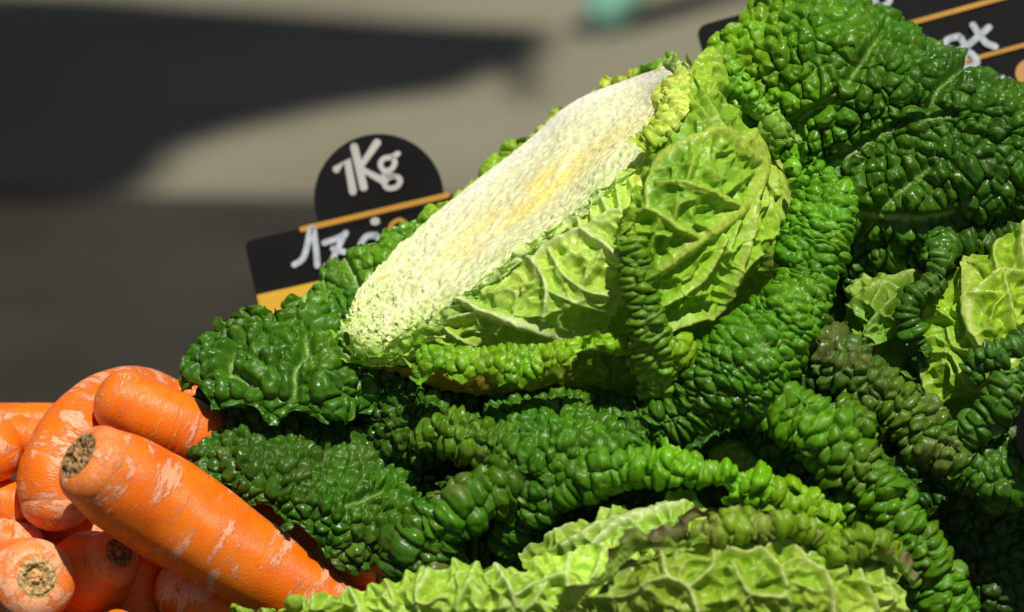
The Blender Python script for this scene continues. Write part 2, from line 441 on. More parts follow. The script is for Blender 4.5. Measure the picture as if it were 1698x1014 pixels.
# added sun blocker, unseen above the frame, outline shaped to shade the paving
BLOCK_H = 10.0
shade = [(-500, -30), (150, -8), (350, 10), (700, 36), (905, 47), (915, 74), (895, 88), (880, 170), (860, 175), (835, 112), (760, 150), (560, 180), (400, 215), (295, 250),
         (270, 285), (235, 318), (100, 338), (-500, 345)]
top = [G(x, y)+SUN*(BLOCK_H/SUN[2]) for x, y in shade]
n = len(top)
me = bpy.data.meshes.new('blocker_sheet')
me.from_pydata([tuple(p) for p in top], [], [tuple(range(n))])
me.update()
blk = thing('shadow_blocker', (0, 4, BLOCK_H), 'unseen sheet added above the street to cast the pavement shade', 'shade sail')
m, N_, L_, b_ = new_mat('blocker_cloth')
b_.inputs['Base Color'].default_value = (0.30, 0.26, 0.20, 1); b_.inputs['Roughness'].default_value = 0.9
tr_ = nd(N_, 'ShaderNodeBsdfTranslucent'); tr_.inputs['Color'].default_value = (0.60, 0.50, 0.36, 1)  # lets some sun through, adding warm fill to the cast shade
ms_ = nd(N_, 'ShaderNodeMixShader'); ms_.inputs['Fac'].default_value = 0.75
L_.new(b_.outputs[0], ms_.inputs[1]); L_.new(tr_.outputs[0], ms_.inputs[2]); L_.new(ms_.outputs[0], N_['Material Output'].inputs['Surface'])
link('blocker_sheet', me, blk, m)

# far mint green post leaning on the paving
def tube_mesh(name, path, seg=20, caps=True, col=None):
    """tube through world points with radii"""
    E = np.array(path, float); c, r = E[:, :3], E[:, 3]
    t = np.gradient(c, axis=0); t /= np.linalg.norm(t, axis=1, keepdims=True)+1e-12
    ref = np.array([0.3, 0.2, 1.0]); ref /= np.linalg.norm(ref)
    a = np.cross(t, ref); a /= np.linalg.norm(a, axis=1, keepdims=True)+1e-12; b = np.cross(t, a)
    th = np.linspace(0, 2*math.pi, seg, endpoint=False)
    X = c[:, None]+r[:, None, None]*(np.cos(th)[None, :, None]*a[:, None]+np.sin(th)[None, :, None]*b[:, None])
    return grid_mesh(name, X, col, True)
gp = G(985, 52)
post = thing('leaning_post', gp, 'mint green leaning post with rounded foot on the far sunlit pavement', 'post')
dirp = np.array([0.55, 0.1, 1.0])
path = [(*(gp+dirp*s), rr) for s, rr in ((0.0, 0.01), (0.01, 0.025), (0.04, 0.045), (0.10, 0.055), (0.25, 0.062), (0.9, 0.062), (0.91, 0.0))]
link('shaft', tube_mesh('shaft', path), post, plain_mat('mint_paint', (0.38, 0.85, 0.66), 0.7))
path = [(*(gp+np.array((0, 0, z))), rr) for z, rr in ((0.0, 0.05), (0.012, 0.05), (0.016, 0.04), (0.017, 0.0))]
link('foot_plate', tube_mesh('foot_plate', path), post, plain_mat('dark_iron', (0.02, 0.02, 0.02), 0.5))

# stall board under the vegetables
zb = W((849, 1130, -2))[2]
M_BOARD = plain_mat('dark_stall_board', (0.018, 0.014, 0.010), 0.8, 0.3, 0.3, 25.0)
me = bpy.data.meshes.new('stall_board')
x0, x1, y0, y1, h_ = -0.6, 0.6, 0.95, 1.40, 0.03
me.from_pydata([(x, y, z) for z in (zb-h_, zb) for x, y in ((x0, y0), (x1, y0), (x1, y1), (x0, y1))], [],
               [(3, 2, 1, 0), (4, 5, 6, 7), (0, 1, 5, 4), (1, 2, 6, 5), (2, 3, 7, 6), (3, 0, 4, 7)]); me.update()
tag(link('stall_board', me, None, M_BOARD), 'dark stall board under the heaped vegetables', 'stall board', kind='structure')
#@@SIGNS
# ------------------------------------------------------------------ price signs
M_SLATE = plain_mat('black_sign_plastic', (0.005, 0.005, 0.0055), 0.55, 0.10, 0.4, 30.0)
M_AMBER = plain_mat('amber_print', (0.46, 0.22, 0.010), 0.6)
M_YELL = plain_mat('yellow_print', (0.62, 0.36, 0.008), 0.6)
M_PRINT = plain_mat('pale_print', (0.42, 0.405, 0.38), 0.6)
M_CHALK = plain_mat('chalk_ink', (0.42, 0.46, 0.50), 0.9, 0.1, 0.25, 300.0)
class Board:
    """a flat sign: local axes measured on the photo through an origin, turned and leaned"""
    def __init__(s, px, py, d, ang, lean=0.12, yaw=0.0):
        s.o = W((px, py, d)); a = math.radians(ang)
        n = R_Z+R_U*lean+R_X*yaw; n /= np.linalg.norm(n)
        ex = R_X*math.cos(a)+R_U*math.sin(a); ex -= n*(ex@n); s.ex = ex/np.linalg.norm(ex)
        s.ey = np.cross(n, s.ex); s.n = n; s.px, s.py, s.c, s.sn = px, py, math.cos(a), math.sin(a)
        s.k = K*(DIST-d*CM)
    def loc(s, x, y):                      # photo pixel -> board coordinates (metres)
        dx, dy = (x-s.px), -(y-s.py)
        return np.array([(dx*s.c+dy*s.sn)*s.k, (-dx*s.sn+dy*s.c)*s.k])
    def at(s, q, up=0.0): return s.o+q[0]*s.ex+q[1]*s.ey+s.n*up
    def slab(s, name, pts, z0, z1, parent, mat):
        n = len(pts); me = bpy.data.meshes.new(name)
        V = [tuple(s.at(p, z0)) for p in pts]+[tuple(s.at(p, z1)) for p in pts]
        me.from_pydata(V, [], [tuple(range(n))[::-1], tuple(range(n, 2*n))]+[(i, (i+1) % n, n+(i+1) % n, n+i) for i in range(n)])
        me.update(); return link(name, me, parent, mat)
    def stroke(s, name, lines, wd, parent, mat, up=0.0012, smooth=True):
        """pen strokes given in photo pixels"""
        V, F = [], []
        for ln in lines:
            q = np.array([s.loc(*p) for p in ln])
            if len(q) > 2 and smooth: q = crom(q, (len(q)-1)*6+1)
            t = np.gradient(q, axis=0); t /= np.linalg.norm(t, axis=1, keepdims=True)+1e-12
            nn = np.stack([-t[:, 1], t[:, 0]], 1)*wd*s.k*0.5
            q = np.concatenate([(q[0]-t[0]*wd*s.k*0.35)[None], q, (q[-1]+t[-1]*wd*s.k*0.35)[None]])
            nn = np.concatenate([nn[:1]*0.5, nn, nn[-1:]*0.5])
            b0 = len(V)
            for k in range(len(q)):
                for sg in (1, -1): 
                    V.append(tuple(s.at(q[k]+sg*nn[k], up)))
            for k in range(len(q)-1): F.append((b0+2*k, b0+2*k+1, b0+2*k+3, b0+2*k+2))
            up += 0.00004
        me = bpy.data.meshes.new(name); me.from_pydata(V, [], F); me.update()
        return link(name, me, parent, mat)
def rounded(pts, r, n=5):
    out = []
    P = [np.array(p) for p in pts]
    for i in range(len(P)):
        a, b, c = P[i-1], P[i], P[(i+1) % len(P)]
        u = (a-b)/np.linalg.norm(a-b); v = (c-b)/np.linalg.norm(c-b)
        for k in range(n+1):
            t = k/n; out.append((1-t)**2*(b+u*r)+2*t*(1-t)*b+t*t*(b+v*r))
    return out
ANG = 13.0
B1 = Board(405, 400, -12.0, ANG)
s1 = thing('price_sign', B1.at((0.05, -0.05)), 'black price sign with round 1Kg tab behind the dark cabbage leaf', 'price sign')
wd, ht = 0.135, 0.062
B1.slab('board', rounded([(0, -ht), (wd, -ht), (wd, 0), (0, 0)], 0.004), -0.0015, 0, s1, M_SLATE)
tcen = B1.loc(628, 327); tr_ = 108*B1.k
arc = [tcen+np.array([math.cos(a)*tr_, math.sin(a)*tr_]) for a in np.linspace(math.radians(-12), math.radians(192), 40)]
base = [np.array([arc[-1][0], -0.004]), np.array([arc[0][0], -0.004])]
B1.slab('round_tab', arc+base, -0.0012, 0.0004, s1, M_SLATE)
def band(B, p0, p1, wpx, parent, mat, name='stripe', up=0.0007):
    return B.stroke(name, [[p0, p1]], wpx, parent, mat, up)
band(B1, (500, 380), (742, 322), 9, s1, M_AMBER)
q0 = B1.loc(422, 491); 
B1.slab('yellow_band', [np.array([0.0004, -ht+0.0005]), np.array([wd-0.0005, -ht+0.0005]), np.array([wd-0.0005, q0[1]]), np.array([0.0004, q0[1]])], 0.0, 0.0006, s1, M_YELL)
B1.stroke('printed_lettering', [[(556, 280), (575, 264), (585, 318)], [(586, 240), (603, 311)], [(625, 233), (596, 277), (638, 300)],], 13, s1, M_PRINT, smooth=False)
B1.stroke('printed_lettering', [[(660, 252), (650, 258), (636, 261), (630, 270), (636, 281), (648, 279), (654, 268), (650, 259)],
                                [(640, 282), (637, 290), (652, 290), (663, 296), (658, 308), (644, 311), (637, 304), (642, 294), (654, 290)]], 9, s1, M_PRINT)
B1.stroke('chalk_price', [[(488, 440), (505, 425), (517, 376), (524, 410), (527, 442)], [(537, 403), (560, 395), (573, 388)], [(574, 385), (560, 412), (545, 450)],
                          [(552, 412), (572, 418)], [(542, 440), (540, 455)], [(625, 390), (608, 392), (598, 408), (606, 425), (625, 420), (634, 402), (624, 391)]], 10, s1, M_CHALK)
B1.stroke('amber_ring', [[(676, 372), (662, 364), (648, 374), (650, 392), (664, 396)]], 7, s1, M_AMBER)
B1.stroke('rivet', [[(619, 367), (625, 366)]], 13, s1, M_PRINT)
B1.slab('spike', [np.array([0.06, -0.19]), np.array([0.07, -0.19]), np.array([0.07, -ht]), np.array([0.06, -ht])], -0.0015, -0.0001, s1, M_SLATE)

B2 = Board(1153, 44, -11.5, 16.0)
s2 = thing('price_sign', B2.at((0.08, -0.05)), 'black price sign with chalk writing behind the large dark cabbage leaf', 'price sign')
B2.slab('board', rounded([(0, -0.09), (0.20, -0.09), (0.20, 0), (0, 0)], 0.006), -0.0015, 0, s2, M_SLATE)
band(B2, (1380, 74), (1700, -16), 8, s2, M_AMBER); band(B2, (1480, 134), (1720, 68), 7, s2, M_AMBER)
B2.stroke('chalk_writing', [[(1590, 60), (1570, 66), (1566, 80), (1582, 86), (1598, 78), (1592, 62)], [(1600, 84), (1612, 92), (1618, 104), (1604, 112), (1592, 106), (1598, 92)],
                            [(1592, 84), (1615, 66), (1640, 44)], [(1612, 40), (1622, 56), (1634, 72)], [(1634, 72), (1650, 78)]], 11, s2, M_CHALK)
B2.stroke('chalk_writing', [[(1396, -12), (1404, 0), (1412, 10)], [(1430, -12), (1420, 0), (1430, 12), (1446, 12)], [(1452, 10), (1468, 8), (1476, -4), (1466, -16), (1452, -10), (1452, 4)]], 10, s2, M_CHALK)
B2.stroke('chalk_writing', [[(1660, 128), (1666, 140)], [(1670, 132), (1676, 138)]], 7, s2, M_CHALK)
B2.slab('round_badge', [B2.loc(1706, 122)+np.array([math.cos(a), math.sin(a)])*24*B2.k for a in np.linspace(0, 2*math.pi, 30, endpoint=False)], 0.0, 0.0008, s2, plain_mat('tan_print', (0.45, 0.22, 0.05), 0.5))
B2.slab('spike', [np.array([0.10, -0.25]), np.array([0.11, -0.25]), np.array([0.11, -0.09]), np.array([0.10, -0.09])], -0.0015, -0.0001, s2, M_SLATE)

B3 = Board(1790, 715, 7.0, 0.0, 0.0, -0.3)
s3 = thing('price_sign', B3.at((0, -0.03)), 'rounded black edge of a price sign at the right of the photo', 'price sign')
B3.slab('round_tab', [np.array([math.cos(a)*0.026, math.sin(a)*0.026]) for a in np.linspace(0, 2*math.pi, 40, endpoint=False)], -0.0015, 0.0, s3, M_SLATE)
B3.slab('spike', [np.array([-0.004, -0.12]), np.array([0.004, -0.12]), np.array([0.004, -0.02]), np.array([-0.004, -0.02])], -0.0012, -0.0002, s3, M_SLATE)
#@@CARROTS
# ------------------------------------------------------------------ carrots
def carrot_mat(name, pale=0.5, hue=1.0):
    m, N, L, b = new_mat(name)
    tc = nd(N, 'ShaderNodeAttribute', attribute_name='Col')      # x: around, y: along (cm), z: crown
    wr = nd(N, 'ShaderNodeAttribute', attribute_name='Wear')
    ob = nd(N, 'ShaderNodeTexCoord')
    def mixc(fac, a, c):
        x = nd(N, 'ShaderNodeMix', data_type='RGBA'); L.new(fac, x.inputs['Factor'])
        (L.new(a, x.inputs['A']) if not isinstance(a, tuple) else setattr(x.inputs['A'], 'default_value', (*a, 1)))
        (L.new(c, x.inputs['B']) if not isinstance(c, tuple) else setattr(x.inputs['B'], 'default_value', (*c, 1)))
        return x.outputs['Result']
    def noise(scale, detail, vec, rough=0.55, dist=0.0):
        n = nd(N, 'ShaderNodeTexNoise', Scale=scale, Detail=detail, Roughness=rough, Distortion=dist); L.new(vec, n.inputs['Vector']); return n.outputs['Fac']
    def mr(v, a, c, lo=0.0, hi=1.0):
        r = nd(N, 'ShaderNodeMapRange'); r.interpolation_type = 'SMOOTHSTEP'
        for k, x in (('From Min', a), ('From Max', c), ('To Min', lo), ('To Max', hi)): r.inputs[k].default_value = x
        L.new(v, r.inputs['Value']); return r.outputs['Result']
    def mul(a, c):
        x = nd(N, 'ShaderNodeMath', operation='MULTIPLY'); L.new(a, x.inputs[0])
        if isinstance(c, float): x.inputs[1].default_value = c
        else: L.new(c, x.inputs[1])
        return x.outputs[0]
    mp = nd(N, 'ShaderNodeMapping'); mp.inputs['Scale'].default_value = (0.34, 1.0, 0.34)   # drawn out round the root
    L.new(tc.outputs['Vector'], mp.inputs['Vector'])
    mp2 = nd(N, 'ShaderNodeMapping'); mp2.inputs['Scale'].default_value = (0.12, 1.0, 0.12)
    L.new(tc.outputs['Vector'], mp2.inputs['Vector'])
    v0 = tc.outputs['Vector']; v1 = mp.outputs['Vector']; v2 = mp2.outputs['Vector']
    big = noise(1.2, 9.0, v1, 0.70); pat = noise(0.42, 2.0, v0)
    scuff = mul(mr(big, 0.60-0.12*pale, 0.65-0.12*pale), mr(pat, 0.45-0.1*pale, 0.53-0.1*pale))
    lines = mr(noise(5.5, 3.0, v2, 0.6), 0.65, 0.73, 0, 0.8); specks = mr(noise(14.0, 2.0, v0), 0.70, 0.76, 0, 0.6)
    grain = noise(22.0, 4.0, v1)
    org = mixc(mr(noise(0.6, 3.0, v0), 0.3, 0.7), (0.80*hue, 0.135, 0.003), (0.86*hue, 0.195, 0.007))
    c = mixc(mul(specks, 0.6), org, (0.90, 0.42, 0.16))
    c = mixc(mul(lines, 0.75), c, (0.78, 0.42, 0.16))
    c = mixc(mul(scuff, mr(grain, 0.3, 0.6, 0.3, 0.85)), c, (0.82, 0.42, 0.25))
    crown = mr(wr.outputs['Fac'], 0.0, 1.0)
    c = mixc(mul(mul(crown, mr(grain, 0.35, 0.65, 0.1, 1.0)), mr(big, 0.38, 0.52, 0.15, 0.9)), c, (0.74, 0.42, 0.20))
    L.new(c, b.inputs['Base Color'])
    L.new(mr(big, 0.45, 0.65, 0.27, 0.60), b.inputs['Roughness'])
    b.inputs['Specular IOR Level'].default_value = 0.45
    b.inputs['Subsurface Weight'].default_value = 0.12; b.inputs['Subsurface Radius'].default_value = (0.006, 0.002, 0.0008); b.inputs['Subsurface Scale'].default_value = 0.5
    ad = nd(N, 'ShaderNodeMath', operation='ADD'); L.new(mul(lines, -0.6), ad.inputs[0]); L.new(mul(grain, 0.35), ad.inputs[1])
    ad2 = nd(N, 'ShaderNodeMath', operation='ADD'); L.new(ad.outputs[0], ad2.inputs[0]); L.new(mul(scuff, -0.35), ad2.inputs[1])
    bp = nd(N, 'ShaderNodeBump'); bp.inputs['Strength'].default_value = 0.75; bp.inputs['Distance'].default_value = 0.0013
    L.new(ad2.outputs[0], bp.inputs['Height']); L.new(bp.outputs['Normal'], b.inputs['Normal'])
    return m
M_CAR = [carrot_mat('carrot_skin', 0.55), carrot_mat('scuffed_carrot_skin', 1.0), carrot_mat('fresh_carrot_skin', 0.25)]
M_SCAR = leaf_mat('carrot_crown_scar', 0.0, 0.85, bump=0.9, wet=0.0, spec=0.2)
def carrot(path, label, mat=0, crown=None, tip_yellow=False, seed=0, blunt=0.8):
    """path: (px, py, cm, radius in photo px) from the crown (or nearer) end on; crown = radius share of the stem scar"""
    rng = np.random.default_rng(seed+5)
    path = np.array(path, float); A = W(path[:, :3]); Rr = path[:, 3]*K*(DIST-path[:, 2]*CM)
    Q = even(np.concatenate([A, Rr[:, None]], 1), 150)
    c, r = Q[:, :3], Q[:, 3].copy()
    L = np.r_[0, np.cumsum(np.linalg.norm(np.diff(c, axis=0), axis=1))]
    # rounded shoulders at both ends
    t0 = np.gradient(c, axis=0); t0 /= np.linalg.norm(t0, axis=1, keepdims=True)
    n_cap = 26
    def cap(c0, t, r0, rmin):
        ph = np.linspace(0, 1, n_cap, endpoint=False)**1.6
        rr = rmin+(r0-rmin)*np.sqrt(np.clip(1-(1-ph)**2, 0, 1)); rr[0] = max(rr[0], rmin, r0*0.004)
        return c0[None]-t[None]*((1-ph)*r0*blunt)[:, None], rr
    c_s, r_s = cap(c[0], t0[0], r[0], r[0]*(crown or 0))
    c_e, r_e = cap(c[-1], -t0[-1], r[-1], 0)
    C = np.concatenate([c_s, c, c_e[::-1]]); Rd = np.concatenate([r_s, r, r_e[::-1]])
    s = np.r_[0, np.cumsum(np.linalg.norm(np.diff(C, axis=0), axis=1))]
    t = np.concatenate([np.repeat(t0[:1], len(c_s), 0), t0, np.repeat(t0[-1:], len(c_e), 0)])
    v = CAM_LOC-C; a = np.cross(t, np.array([0.31, 0.17, 0.93])); a /= np.linalg.norm(a, axis=1, keepdims=True); b = np.cross(t, a)
    seg = 72; th = np.linspace(0, 2*math.pi, seg, endpoint=False)
    sc_ = s[:, None]/CM+0*th[None]; cx, cy = np.cos(th)[None]+0*sc_, np.sin(th)[None]+0*sc_
    lump = 1+0.035*fbm(np.stack([sc_*0.3+seed, cx*0.9, cy*0.9], -1), seed, 2)
    # shallow rings round the root
    ring = np.zeros_like(sc_)
    for k in range(rng.integers(16, 26)):
        p = rng.uniform(0, s[-1]/CM); th0 = rng.uniform(0, 6.28); span = rng.uniform(0.25, 0.9)
        dth = np.abs((th[None]-th0+math.pi) % (2*math.pi)-math.pi)
        ring -= rng.uniform(0.006, 0.022)*np.exp(-((sc_-p-0.1*np.sin(3*th)[None])/rng.uniform(0.04, 0.08))**2)*np.exp(-(dth/span)**4)
    rad = Rd[:, None]*(lump)+ring*CM*2.2
    X = C[:, None]+rad[..., None]*(np.cos(th)[None, :, None]*a[:, None]+np.sin(th)[None, :, None]*b[:, None])
    R0 = Rd.max()/CM
    uv = np.stack([cx*R0*1.0+seed*7.3, sc_+seed*3.1, cy*R0*1.0], -1)
    wear = np.zeros_like(sc_)
    if crown: wear = 0.6*(1-sstep(0.15*R0, 0.75*R0, sc_+0.35*fbm(np.stack([sc_*1.5, cx*3, cy*3], -1), seed+4, 3)))
    if tip_yellow: wear = np.maximum(wear, 0.7*(1-sstep(0.5*R0, 1.2*R0, sc_+0.5*fbm(np.stack([sc_, cx*2, cy*2], -1), seed+9, 3))))
    root = thing('carrot', A[len(A)//2], label, 'carrot', 'heaped loose carrots')
    me = grid_mesh('root', X, uv, True, wear)
    link('root', me, root, M_CAR[mat])
    # close the far tip and, if there is no crown, the near end
    if crown:
        nr, na = 26, 72
        rr = np.linspace(1.03, 0.0, nr)[:, None]+0*th[None, :]
        r0 = Rd[0]
        ang = np.stack([rr*np.cos(th)[None]*4, rr*np.sin(th)[None]*4, 0*rr+seed], -1)
        hh = r0*(0.10*sstep(0.35, 0.6, rr)*(1-sstep(0.75, 1.0, rr))+0.16*(1-sstep(0.0, 0.42, rr))-0.12*np.exp(-((rr-0.5)/0.12)**2)
                 + 0.10*fbm(ang*2.2, seed+1, 4)*(1-sstep(0.9, 1.03, rr)))
        Y = C[0][None, None]+(rr*r0)[..., None]*(np.cos(th)[None, :, None]*a[0]+np.sin(th)[None, :, None]*b[0])-t[0][None, None]*(hh+r0*0.02)[..., None]
        nz = fbm(ang*3.0, seed+2, 4)
        ringm = np.exp(-((rr-0.55)/0.13)**2)
        col = np.array((0.44, 0.29, 0.12))[None, None]*(1+0.55*nz)[..., None]
        col = col*(1-ringm[..., None]*0.6)+np.array((0.15, 0.10, 0.04))*ringm[..., None]*0.6
        cen = (1-sstep(0.05, 0.40, rr+0.1*nz))[..., None]
        col = col*(1-cen)+np.array((0.66, 0.36, 0.12))*cen*(1+0.4*nz)[..., None] if mat != 9 else col
        if seed in (1, 9): col = np.array((0.24, 0.15, 0.06))[None, None]*(1+0.9*nz)[..., None]+np.array((0.18, 0.07, 0.01))*cen
        link('stem_scar', grid_mesh('stem_scar', Y, np.clip(col, 0.01, 0.9), True), root, M_SCAR)
    return root
carrot([(158, 772, 7.0, 72), (203, 800, 6.2, 82), (298, 858, 5.0, 85), (416, 932, 4.4, 74), (535, 1004, 3.8, 58), (660, 1075, 2.8, 46)],
       'large front carrot with scuffed skin and brown crown end, lying diagonally', 0, 0.56, seed=1, blunt=0.5)
carrot([(200, 664, 2.2, 53), (255, 690, 2.0, 56), (330, 726, 1.2, 56), (430, 770, -0.5, 50)],
       'blunt orange carrot tucked under the dark leaf, above the large front carrot', 2, None, seed=2)
carrot([(92, 834, 2.4, 58), (94, 785, 2.2, 64), (124, 718, 1.0, 58), (176, 668, -1.6, 52), (236, 656, -4.0, 48), (310, 690, -6, 40)],
       'bent carrot with pale yellow rounded end, behind the large front carrot', 1, None, tip_yellow=True, seed=3)
carrot([(120, 706, -3.0, 36), (40, 704, -3.0, 36), (-80, 704, -3.2, 34), (-160, 706, -3.4, 26)], 'flat-lying carrot at the top of the heap by the dark road', 2, None, seed=4)
carrot([(-8, 746, 1.2, 55), (-60, 752, 0.8, 56), (-160, 770, 0, 48)], 'stubby carrot end poking in at the left edge of the photo', 0, None, seed=5)
carrot([(66, 732, 0.0, 30), (20, 722, -0.6, 36), (-60, 712, -1.5, 40)], 'scuffed carrot squeezed between the left edge carrots and the bent one', 1, None, seed=6)
carrot([(30, 842, 0.8, 44), (-30, 836, 0.4, 52), (-120, 830, 0.2, 46)], 'dark orange carrot under the stubby one at the left edge', 2, None, seed=7)
carrot([(40, 905, 2.0, 40), (-20, 905, 1.8, 46), (-120, 920, 1.0, 40)], 'yellowish carrot top peeping over the front end-on carrot', 1, None, tip_yellow=True, seed=8)
carrot([(52, 962, 5.2, 72), (30, 975, 3.0, 78), (-10, 1000, -1.0, 70), (-40, 1020, -5, 50)],
       'carrot seen end-on with a ringed stem scar, lowest at the left', 1, 0.46, seed=10, blunt=0.55)
carrot([(182, 928, 3.2, 50), (158, 946, 2.4, 72), (110, 985, 0.6, 72), (40, 1040, -2, 55)],
       'carrot with small dark crown scar beside the end-on carrot', 2, 0.48, seed=9, blunt=0.6)
carrot([(232, 935, 1.6, 40), (226, 990, 1.4, 46), (215, 1070, 1.0, 46), (205, 1150, 0, 36)], 'shaded upright carrot seen in the gap under the large front one', 2, None, seed=11)
carrot([(300, 972, 2.4, 52), (350, 1000, 2.5, 56), (440, 1050, 2.0, 50), (560, 1110, 1.0, 36)], 'pinkish scuffed carrot directly under the large front carrot', 1, None, seed=12)
carrot([(200, 1050, 4.6, 42), (150, 1080, 4.4, 46), (60, 1110, 4, 40)], 'carrot just rising into view at the bottom edge', 0, None, seed=13)
carrot([(628, 935, 2.0, 44), (560, 930, 1.6, 52), (470, 880, 0.4, 54), (380, 830, -0.4, 44)], 'carrot half hidden under the dark leaf beside the pale front leaf', 1, None, seed=14)
carrot([(210, 900, -1.4, 44), (120, 890, -1.6, 50), (20, 880, -2, 46)], 'deep shaded carrot in the gap below the pale yellow end', 2, None, seed=16)
carrot([(300, 655, -2.6, 28), (360, 668, -3.0, 34), (450, 690, -3.6, 30)], 'sliver of a carrot against the leftmost dark leaf', 2, None, seed=15)
#@@CABBAGE
# ------------------------------------------------------------------ halved cabbage
c1 = thing('savoy_cabbage', W((950, 640, 0)), 'halved savoy cabbage with white and yellow cut face turned to the sun', 'cabbage', 'heaped savoy cabbages')
DZ = -1.5
# cut face: packed leaf layers cut through
near = [(576, 588, 3.2), (640, 570, 4.0), (724, 528, 4.6), (846, 438, 5.0), (962, 352, 5.0), (1056, 273, 4.6), (1114, 202, 3.8), (1134, 136, 2.4)]
far = [(570, 548, 2.0), (612, 462, 0.6), (690, 378, -0.8), (790, 297, -2.0), (880, 222, -2.8), (960, 165, -3.0), (1040, 132, -2.6), (1100, 110, -1.0)]
rows = []
for a, b in zip(near, far):
    a, b = np.array(a), np.array(b); mid = [a+(b-a)*t for t in (0, 0.33, 0.66, 1.0)]
    rows.append([tuple(m_) for m_ in mid])
X = sheet_pts(rows, 0.05)
nu, nv = X.shape[:2]
u = np.linspace(0, 1, nu)[:, None]+np.zeros((nu, nv)); v = np.linspace(0, 1, nv)[None]+np.zeros((nu, nv))
N = grid_normals(X)
if np.median((N*(CAM_LOC-X)).sum(-1)) < 0: N = -N
Pc = X/CM
ul = u*21.0; vl = v*9.0                               # centimetres along and across
wp = 0.55*fbm(np.stack([ul*0.9, vl*0.7, 0*u], -1), 3, 3)+0.25*fbm(np.stack([ul*2.6, vl*2.2, 0*u+4], -1), 5, 2)
edge = np.clip(np.minimum(np.minimum(v, 1-v)*2.2, np.minimum(u, 1-u)*3.5), 0, 1)
lay = (vl-4.5+wp*0.9+0.35*np.sin(ul*0.5))*2.1
rid = np.abs((lay % 1.0)-0.5)*2
fl = fbm(np.stack([ul*1.6+wp, vl*3.4+wp*2, 0*u+9], -1), 8, 4)
fl2 = vnoise(np.stack([ul*5.0, vl*6.0, 0*u], -1), 12)
core = np.exp(-(((u-0.945)/0.06)**2+((v-0.45)/0.6)**2)*0.9)            # solid stem end
bandw = sstep(0.83, 0.93, v+0.03*wp)*sstep(0.30, 0.42, u)*(1-sstep(0.9, 0.98, u))  # the thick rib cut along the far side
solid = np.clip(core+bandw, 0, 1)
crumb = 0.24+1.15*(1-sstep(0.0, 0.45, u))+0.6*(1-sstep(0.0, 0.34, v))
fk = fbm(np.stack([ul*2.6+0.8*wp, vl*4.4+1.6*wp, 0*u+15], -1), 14, 3)          # torn flakes drawn out along the head
fstep = np.sign(fk)*np.abs(fk)**0.6
Hh = (0.07*(1-rid**2)+0.08*fstep+0.06*fl+0.05*fl2)*crumb*(1-0.85*solid)
Hh = Hh+0.18*vnoise(np.stack([ul*0.35, vl*0.4, 0*u], -1), 77)
Y = X+N*(Hh*CM)[..., None]
jx = 0.10*CM*crumb*(1-solid)
Y = Y+(R_X*vnoise(np.stack([ul*3.5, vl*4.0, 0*u+3], -1), 21)[..., None]+R_U*vnoise(np.stack([ul*3.5, vl*4.0, 0*u+7], -1), 22)[..., None])*jx[..., None]
white = np.array((0.75, 0.78, 0.49)); yell = np.array((0.84, 0.70, 0.16)); grn = np.array((0.50, 0.66, 0.20)); cream = np.array((0.80, 0.81, 0.64))
yl = np.exp(-(((u-0.50)/0.17)**2+((v-0.48+0.18*(u-0.5))/0.17)**2))*np.clip(0.75+0.7*fbm(np.stack([ul*0.8, vl*1.4, 0*u], -1), 31, 3), 0, 1)
yl += 0.35*np.exp(-(((u-0.74)/0.12)**2+((v-0.4)/0.14)**2))
gr = np.clip((1-sstep(0.0, 0.42, v))*0.85+(1-sstep(0.0, 0.42, u))*0.95+sstep(0.96, 1.0, v)*0.7, 0, 1)*np.clip(0.72+0.6*fbm(np.stack([ul*2, vl*3, 0*u], -1), 33, 3), 0, 1)
col = np.broadcast_to(white, (nu, nv, 3)).copy()
col = col*(1-np.clip(yl, 0, 1)[..., None])+yell*np.clip(yl, 0, 1)[..., None]
col = col*(1-gr[..., None])+grn*gr[..., None]
sd = solid*(1-gr*0.5)
col = col*(1-sd[..., None])+cream*sd[..., None]
col *= (1+(0.05*fl+0.05*np.tanh(3*fk))*(1-solid))[..., None]
fleck = sstep(0.55, 0.75, fbm(np.stack([ul*2.4, vl*3.6, 0*u+5], -1), 41, 2))*0.28*(1-solid); col = col*(1-fleck[..., None])+np.array((0.80, 0.68, 0.22))*fleck[..., None]
cutf = link('cut_face', grid_mesh('cut_face', Y, np.clip(col, 0.02, 0.92)), c1, M_CUT)
# the packed heart behind the cut
st = 4; Xs = X[::st, ::st]; Ns = N[::st, ::st]; us, vs_ = u[::st, ::st], v[::st, ::st]
dep = 0.45+3.2*np.sqrt(np.clip(1-(2*vs_-1)**2, 0, 1))*np.sqrt(np.clip(1-(2*us-1)**2, 0, 1))
grow = 1.03
cen_ = Xs.mean((0, 1)); Hx = cen_+(Xs-cen_)*grow-Ns*(dep*CM)[..., None]
link('heart', grid_mesh('heart', Hx, np.broadcast_to(np.array((0.45, 0.6, 0.16)), Hx.shape)), c1, M_PALE)

